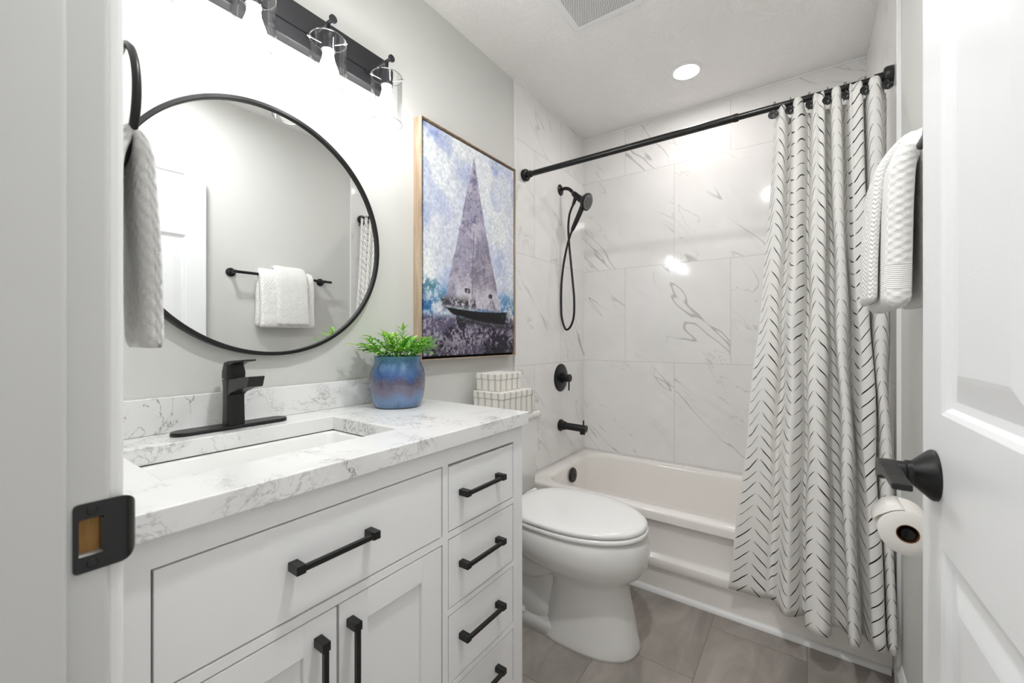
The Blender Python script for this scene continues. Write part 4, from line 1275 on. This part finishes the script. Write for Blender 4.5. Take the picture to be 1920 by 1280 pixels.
def drape(cl, y0, y1, T_, axis='y', ny=40, edge=0.25, wob=0.004, seed=1, endt=0.35, npt=64, dz=None):
    """sheet hung over a bar: cl = centreline [(p, z)] across the bar, extruded along the bar. closed solid with soft folded ends"""
    rnd = random.Random(seed)
    c_ = smooth_path([(a, 0, b) for a, b in cl], 8)
    # resample evenly
    d_ = [0]
    for i in range(1, len(c_)): d_.append(d_[-1] + (c_[i] - c_[i - 1]).length)
    tot = d_[-1]
    pts = []
    for k in range(npt):
        s_ = tot * k / (npt - 1)
        i = max(q for q in range(len(d_)) if d_[q] <= s_ + 1e-9); i = min(i, len(c_) - 2)
        f_ = (s_ - d_[i]) / max(1e-9, d_[i + 1] - d_[i])
        pts.append(c_[i].lerp(c_[i + 1], f_))
    nor = []
    for k in range(npt):
        t_ = (pts[min(k + 1, npt - 1)] - pts[max(k - 1, 0)]).normalized()
        nor.append(Vector((-t_.z, 0, t_.x)))
    if nor[0].x > 0: sgn = -1
    else: sgn = 1
    bm = B(); uvl = bm.loops.layers.uv.new('UVMap')
    ph = [rnd.uniform(0, 6.28) for _ in range(6)]
    rings = []; uvs = []
    for j in range(ny + 1):
        v = j / ny; yy = y0 + (y1 - y0) * v
        e = min(v, 1 - v) / edge * 1.0
        th = T_ * (endt + (1 - endt) * (math.sqrt(max(0, 1 - (1 - min(1, e)) ** 2))))
        ring = []; uu = []
        for side in (1, -1):
            rg_ = range(npt) if side == 1 else range(npt - 1, -1, -1)
            for k in rg_:
                s_ = k / (npt - 1)
                endc = min(s_, 1 - s_) / 0.02
                tk = th * 0.5 * (0.55 + 0.45 * min(1, endc))
                w_ = wob * (math.sin(v * 9 + s_ * 5 + ph[0]) + 0.6 * math.sin(v * 17 + ph[1] + s_ * 3)) * (1 if side == 1 else 0.3)
                hang = max(0.0, 1 - (pts[k].z - min(cl[0][1], cl[-1][1])) / 0.3)
                p_ = pts[k] + nor[k] * sgn * (side * tk + w_ * 0.5 * (0.4 + hang))
                zz = p_.z + (dz(v, s_) if dz else 0)
                yoff = yy + 0.004 * math.sin(s_ * 11 + ph[2]) * (1 if v > 0.5 else -1) * hang
                ring.append((p_.x, yoff, zz)); uu.append((yy, s_ * tot))
        rings.append(ring); uvs.append(uu)
    if axis == 'x': rings = [[(b, a, c2) for a, b, c2 in r_] for r_ in rings]
    V = [[bm.verts.new(q) for q in r_] for r_ in rings]
    K = len(V[0])
    def addf(vs, uv_):
        f_ = bm.faces.new(vs)
        for lp, q in zip(f_.loops, uv_): lp[uvl].uv = q
    for j in range(ny):
        for k in range(K):
            k2 = (k + 1) % K
            addf((V[j][k], V[j][k2], V[j + 1][k2], V[j + 1][k]), (uvs[j][k], uvs[j][k2], uvs[j + 1][k2], uvs[j + 1][k]))
    for j in (0, ny):     # ends: bridge front and back surface
        for k in range(npt - 1):
            a, b = k, k + 1; c2, d2 = K - 1 - b, K - 1 - a
            addf((V[j][a], V[j][b], V[j][c2], V[j][d2]), [(uvs[j][q][0] + (0.02 if q > npt else 0), uvs[j][q][1]) for q in (a, b, c2, d2)])
    return bm
bath_cl = [(1.407, 1.186), (1.409, 1.30), (1.411, 1.42), (1.417, 1.485), (1.440, 1.520), (1.461, 1.485), (1.4665, 1.42), (1.468, 1.30), (1.469, 1.195)]
o = obj('bath_towel', drape(bath_cl, 1.135, 1.455, 0.042, seed=4, wob=0.0015, endt=0.8, edge=0.08), M['towel'], smooth=True)
tag(o, 'white waffle bath towel folded over the towel bar, the wider lower one', 'towel', 'white towels on the towel bar')
hand_cl = [(1.374, 1.203), (1.376, 1.30), (1.383, 1.42), (1.394, 1.500), (1.432, 1.5535), (1.458, 1.551), (1.476, 1.532)]
o = obj('hand_towel', drape(hand_cl, 1.215, 1.405, 0.021, seed=9, wob=0.003, edge=0.2), M['towel2'], smooth=True)
tag(o, 'narrower white ribbed hand towel draped over the bath towel on the bar', 'towel', 'white towels on the towel bar')

# ================================================================ towel ring beside the doorway
GX, GY, GZ, GR = 0.487, 0.152, 1.437, 0.080
tr = empty('towel_ring', (GX, YF, GZ + GR), 'black towel ring on the wall left of the doorway', 'towel ring')
bm = B()
pts = [(GX + GR * math.sin(a), GY, GZ + GR * math.cos(a)) for a in [2 * PI * k / 64 for k in range(65)]]
tube(bm, pts, 0.0050, 12, caps=False); bmesh.ops.remove_doubles(bm, verts=bm.verts[:], dist=1e-5)
obj('ring', loc(bm, tr), M['black'], tr, smooth=True)
bm = B(); lathe(bm, [(0.0, 0.0), (0.0255, 0.0), (0.0255, 0.006), (0.021, 0.010), (0.0105, 0.012), (0.0095, 0.055), (0.0, 0.058)], (GX, YF, GZ + GR), (0, 1, 0), 28)
obj('mounting_post', loc(bm, tr), M['black'], tr, autosmooth=35)
ring_cl = [(0.178, 1.108), (0.175, 1.20), (0.169, 1.31), (0.165, 1.365), (0.152, 1.388), (0.139, 1.365), (0.134, 1.31), (0.130, 1.20), (0.128, 1.13)]
o = obj('hand_towel', drape(ring_cl, 0.425, 0.555, 0.0215, axis='x', seed=14, wob=0.003, ny=30), M['towel3'], smooth=True)
tag(o, 'white textured hand towel hanging in the towel ring beside the door frame', 'towel')

# ================================================================ toilet paper
TPX, TPZ = 1.444, 0.672
tp = empty('toilet_paper_roll', (TPX, 1.355, TPZ), 'white toilet paper roll on its holder, half hidden by the door', 'toilet paper roll')
bm = B(); lathe(bm, [(0.0205, 0.0), (0.049, 0.0), (0.0515, 0.002), (0.0515, 0.103), (0.049, 0.105), (0.0205, 0.105)], (TPX, 1.300, TPZ), (0, 1, 0), 56, closed=True)
obj('paper', loc(bm, tp), M['tissue'], tp, autosmooth=40)
bm = B(); lathe(bm, [(0.0190, -0.0005), (0.0205, -0.0005), (0.0205, 0.1055), (0.0190, 0.1055)], (TPX, 1.300, TPZ), (0, 1, 0), 40, closed=True)
o = obj('cardboard_tube', loc(bm, tp), M['cardboard'], tp, autosmooth=40); o['label'] = 'brown cardboard core'
bm = B()      # loose sheet folded to a point at the top left
G = []
for k in range(9):
    a = R(95 + k * 9)
    rr_ = 0.0522 + 0.0004 * k + (0.0016 * max(0, k - 5))
    G.append([bm.verts.new((TPX + rr_ * math.cos(a), y, TPZ + rr_ * math.sin(a))) for y in (1.301 + 0.004 * max(0, k - 4), 1.404 - 0.010 * max(0, k - 4))])
for a, b in zip(G[:-1], G[1:]): bm.faces.new((a[0], b[0], b[1], a[1]))
o = obj('loose_sheet', loc(bm, tp), M['tissue'], tp, smooth=True)
so = o.modifiers.new('solid', 'SOLIDIFY'); so.thickness = 0.0015; so.offset = 1
ho = empty('toilet_paper_holder', (W, 1.43, TPZ), 'black toilet paper holder behind the open door', 'toilet paper holder')
bm = B()
lathe(bm, [(0.0, 0.0), (0.0255, 0.0), (0.0255, 0.006), (0.021, 0.010), (0.0105, 0.012), (0.0095, 0.063), (0.0, 0.066)], (W, 1.432, TPZ), (-1, 0, 0), 28)
obj('mounting_post', loc(bm, ho), M['black'], ho, autosmooth=35)
bm = B(); tube(bm, [(TPX, 1.436, TPZ), (TPX, 1.297, TPZ)], 0.0085, 16)
lathe(bm, [(0.0, 0.0), (0.012, 0.001), (0.0135, 0.004), (0.0135, 0.014), (0.0, 0.014)], (TPX, 1.2955, TPZ), (0, 1, 0), 24)
obj('bar', loc(bm, ho), M['blackgloss'], ho, autosmooth=40)

# ================================================================ sailboat picture
PY0, PY1, PZ0, PZ1, PD = 1.100, 1.737, 1.035, 1.982, 0.045
pa = empty('framed_picture', (0.0, (PY0 + PY1) / 2, PZ0), 'tall framed canvas of a grey sailboat on blue, beside the mirror', 'picture')
bm = B()
fw = 0.0030
box(bm, 0.001, PD, PY0, PY0 + fw, PZ0, PZ1); box(bm, 0.001, PD, PY1 - fw, PY1, PZ0, PZ1)
box(bm, 0.001, PD, PY0 + fw, PY1 - fw, PZ0, PZ0 + fw); box(bm, 0.001, PD, PY0 + fw, PY1 - fw, PZ1 - fw, PZ1)
o = obj('frame', loc(bm, pa), M['oak'], pa); o['label'] = 'pale oak floater frame'
bm = bx(0.001, 0.020, PY0 + fw, PY1 - fw, PZ0 + fw, PZ1 - fw)
obj('shadow_gap', loc(bm, pa), M['darkhole'], pa)
# the print itself, painted as colours on a fine grid
def fractal(h, w, base, octv, rng, gain=0.55, asp=1.0):
    out = np.zeros((h, w)); amp = 1.0; tot = 0
    for k in range(octv):
        gx = int(base * 2 ** k * asp) + 2; gy = int(base * 2 ** k * h / w) + 2
        g_ = rng.random((gy + 1, gx + 1))
        yy = np.linspace(0, gy - 1e-6, h); xx = np.linspace(0, gx - 1e-6, w)
        y0 = yy.astype(int); x0 = xx.astype(int)
        fy = (yy - y0)[:, None]; fx = (xx - x0)[None, :]
        fy = fy * fy * (3 - 2 * fy); fx = fx * fx * (3 - 2 * fx)
        a = g_[y0][:, x0]; b = g_[y0][:, x0 + 1]; c_ = g_[y0 + 1][:, x0]; d_ = g_[y0 + 1][:, x0 + 1]
        out += amp * ((a * (1 - fx) + b * fx) * (1 - fy) + (c_ * (1 - fx) + d_ * fx) * fy); tot += amp; amp *= gain
    return out / tot
def sstep(x, a, b):
    t_ = np.clip((x - a) / (b - a), 0, 1); return t_ * t_ * (3 - 2 * t_)
def painting(nx=230, nz=340):
    rng = np.random.default_rng(5)
    u = np.linspace(0, 1, nx)[None, :].repeat(nz, 0); v = np.linspace(0, 1, nz)[:, None].repeat(nx, 1)
    y = 1.1140 + u * (1.7230 - 1.1140); z_ = 1.0490 + v * (1.9680 - 1.0490)
    n1 = fractal(nz, nx, 3, 6, rng); n2 = fractal(nz, nx, 6, 6, rng, 0.7); n3 = fractal(nz, nx, 24, 4, rng, 0.8); n4 = fractal(nz, nx, 3, 4, rng); sp_ = fractal(nz, nx, 60, 2, rng, 0.9)
    def mixc(c_, col, a): return c_ * (1 - a[..., None]) + np.array(col)[None, None, :] / 255.0 * a[..., None]
    C = np.ones((nz, nx, 3)) * np.array((208, 213, 222)) / 255
    blue = sstep(n1 + 0.22 * (v - 0.6) + 0.18 * sstep(v, 0.75, 1.0) * (1 - u) * 1.4 + 0.10 * (n3 - .5), 0.46, 0.70)
    C = mixc(C, (160, 174, 208), blue * 0.6)
    C = mixc(C, (122, 142, 198), sstep(n2 + 0.25 * (v - 0.7) + 0.24 * (1 - u) * sstep(v, .7, 1), 0.58, 0.86) * 0.65)
    C = mixc(C, (172, 172, 200), sstep(n3, 0.42, 0.62) * 0.35)
    C = mixc(C, (226, 229, 230), sstep(n4 + 0.12 * (n3 - .5), 0.44, 0.62) * 0.85)
    C = mixc(C, (206, 200, 214), sstep(n3, 0.55, 0.8) * 0.4)
    # spray and blue sea behind the hull
    hz = 0.34 + 0.10 * (n1 - 0.5) + 0.10 * (n2 - 0.5) - 0.05 * np.sin(u * 3.1)
    sea = 1 - sstep(z_, 1.25, 1.38 + 0.06 * (n4 - .5))
    C = mixc(C, (112, 160, 188), sea * sstep(n2, 0.38, 0.56) * 0.8)
    C = mixc(C, (20, 92, 156), sea * sstep(n1 + n3 * 0.5 + 0.25 * (0.25 - u).clip(0, 1), 0.72, 0.86) * 0.8)
    C = mixc(C, (14, 78, 142), (1 - sstep(u, 0.02, 0.17)) * (sstep(z_, 1.13, 1.18) * (1 - sstep(z_, 1.24, 1.31))) * sstep(n3, 0.35, 0.6) * 0.9)
    C = mixc(C, (50, 110, 130), (1 - sstep(u, 0.05, 0.3)) * sstep(z_, 1.29, 1.32) * (1 - sstep(z_, 1.33, 1.38)) * sstep(n3, 0.45, 0.6) * 0.8)
    C = mixc(C, (214, 220, 228), sea * sstep(sp_, 0.60, 0.80) * 0.7)
    C = mixc(C, (120, 122, 140), sea * sstep(n3, 0.5, 0.65) * 0.5)
    # lower water: dark violet grey with light flecks
    low = 1 - sstep(z_ + 0.02 * (n2 - .5) + 0.02 * (n3 - .5), 1.195, 1.225)
    dk = np.ones((nz, nx, 3)) * np.array((96, 90, 112)) / 255
    dk = mixc(dk, (36, 32, 42), sstep(n2 + 0.22 * (1.12 - z_), 0.46, 0.60) * 0.85)
    dk = mixc(dk, (158, 152, 166), sstep(n3 * 0.6 + sp_ * 0.4 + 0.25 * (n1 - .5) + 0.35 * (n4 - .5), 0.47, 0.58) * 0.85)
    dk = mixc(dk, (30, 28, 34), (1 - sstep(z_, 1.055, 1.12)) * sstep(n3, 0.4, 0.55) * 0.7)
    C = C * (1 - low[..., None]) + dk * low[..., None]
    # sails: two leaning triangles sharing the mast
    j = 0.006 * (n3 - 0.5) * 2
    ay, az = 1.417, 1.934
    def edge(y1, z1, y2, z2):      # signed: >0 right of the line going up
        return ((y + j) - (y1 + (y2 - y1) * (z_ - z1) / (z2 - z1)))
    foot = 1.250 + 0.02 * (1.6 - y)
    insail = sstep(edge(1.238, 1.295, ay, az), -0.003, 0.003) * (1 - sstep(edge(1.622, 1.25, ay, az) + 0.012 * np.sin((z_ - 1.25) / 0.684 * PI), -0.003, 0.003)) * sstep(z_, foot - 0.004, foot + 0.004) * (z_ < az)
    main = sstep(edge(1.402, 1.29, 1.425, 1.65) - 0.05 * (sstep(z_, 1.45, 1.62)), -0.003, 0.004)
    sc = np.ones((nz, nx, 3)) * np.array((158, 154, 174)) / 255
    sc = mixc(sc, (188, 184, 196), sstep(n2, 0.42, 0.62) * 0.8)
    sc = mixc(sc, (96, 104, 158), sstep(n3 + 0.12 * (v - 0.5), 0.60, 0.74) * sstep(z_, 1.5, 1.65) * 0.8)
    sc = mixc(sc, (118, 110, 126), main * (0.30 + 0.55 * sstep(n3, 0.45, 0.62)) * (1 - sstep(z_, 1.50, 1.68)))
    sc = mixc(sc, (112, 104, 122), (1 - main) * sstep(n3, 0.50, 0.66) * 0.5)
    sc = mixc(sc, (214, 210, 218), (1 - sstep(z_, 1.30, 1.40)) * sstep(n2, 0.40, 0.55) * 0.6)
    mast = np.exp(-((edge(1.402, 1.29, 1.412, 1.55)) / 0.003) ** 2) * (z_ < 1.60)
    sc = mixc(sc, (90, 84, 100), mast * 0.7)
    C = C * (1 - insail[..., None]) + sc * insail[..., None]
    for yc, zc in ((1.372, 1.330), (1.535, 1.318)):      # small sail emblems
        C = mixc(C, (52, 48, 66), ((abs(y - yc) < 0.018) & (abs(z_ - zc) < 0.010)) * sstep(n3, 0.35, 0.5))
    # clutter on deck
    C = mixc(C, (44, 40, 40), ((y > 1.215) & (y < 1.43)) * np.exp(-((z_ - 1.272) / 0.022) ** 2) * sstep(n3 + 0.25 * (sp_ - .5), 0.38, 0.52) * 0.85)
    # hull
    hy = (y - 1.226) / (1.705 - 1.226)
    topz = 1.249 - 0.010 * np.sin(np.clip(hy, 0, 1) * PI) + 0.002
    botz = topz - (0.012 + 0.052 * np.clip(hy, 0, 1) ** 0.7) * sstep(hy, 0.0, 0.10) - 0.010 * (n3 - .5)
    hull = sstep(z_, botz - 0.004, botz + 0.004) * (1 - sstep(z_, topz - 0.002, topz + 0.002)) * (hy > 0) * (1 - sstep(hy + 0.25 * (n3 - .5), 0.84, 1.02))
    C = mixc(C, (26, 25, 27), hull)
    rim = np.exp(-((z_ - topz - 0.005) / 0.0035) ** 2) * (hy > 0) * (hy < 0.85)
    C = mixc(C, (150, 148, 158), rim * 0.75)
    under = np.exp(-((z_ - botz + 0.012) / 0.016) ** 2) * (hy > 0.15) * (hy < 1.05) * sstep(n3, 0.35, 0.5)
    C = mixc(C, (34, 32, 36), under * 0.8)
    C = C * (0.93 + 0.26 * sp_[..., None] * (0.6 + 0.8 * n3[..., None]))
    C = np.clip(C, 0, 1)
    C = np.where(C <= 0.04045, C / 12.92, ((C + 0.055) / 1.055) ** 2.4)
    # mesh
    me = bpy.data.meshes.new('canvas')
    ox, oy, oz = pa.location
    co = np.stack([np.full_like(y, 0.040 - ox), y - oy, z_ - oz], -1).reshape(-1, 3)
    idx = np.arange(nx * nz).reshape(nz, nx)
    q = np.stack([idx[:-1, :-1], idx[:-1, 1:], idx[1:, 1:], idx[1:, :-1]], -1).reshape(-1, 4)
    # side walls so that the canvas has its real depth
    rimi = np.concatenate([idx[0, :], idx[1:, -1], idx[-1, -2::-1], idx[-2:0:-1, 0]])
    bc = co[rimi].copy(); bc[:, 0] = 0.020 - ox
    b0 = len(co); nb = len(rimi)
    sq = np.stack([rimi, b0 + np.arange(nb), b0 + (np.arange(nb) + 1) % nb, np.roll(rimi, -1)], -1)
    co2 = np.concatenate([co, bc]); q2 = np.concatenate([q, sq])
    me.from_pydata(co2.tolist(), [], q2.tolist())
    cl_ = me.color_attributes.new('print', 'FLOAT_COLOR', 'POINT')
    cc = np.concatenate([C.reshape(-1, 3), np.full((nb, 3), 0.03)])
    arr = np.concatenate([cc, np.ones((len(cc), 1))], 1).astype(np.float32).ravel()
    cl_.data.foreach_set('color', arr)
    me.materials.append(M['canvas'])
    me.update()
    o_ = bpy.data.objects.new('canvas', me); COL.objects.link(o_); o_.parent = pa
    o_['label'] = 'sailboat print in greys and blues'
painting()
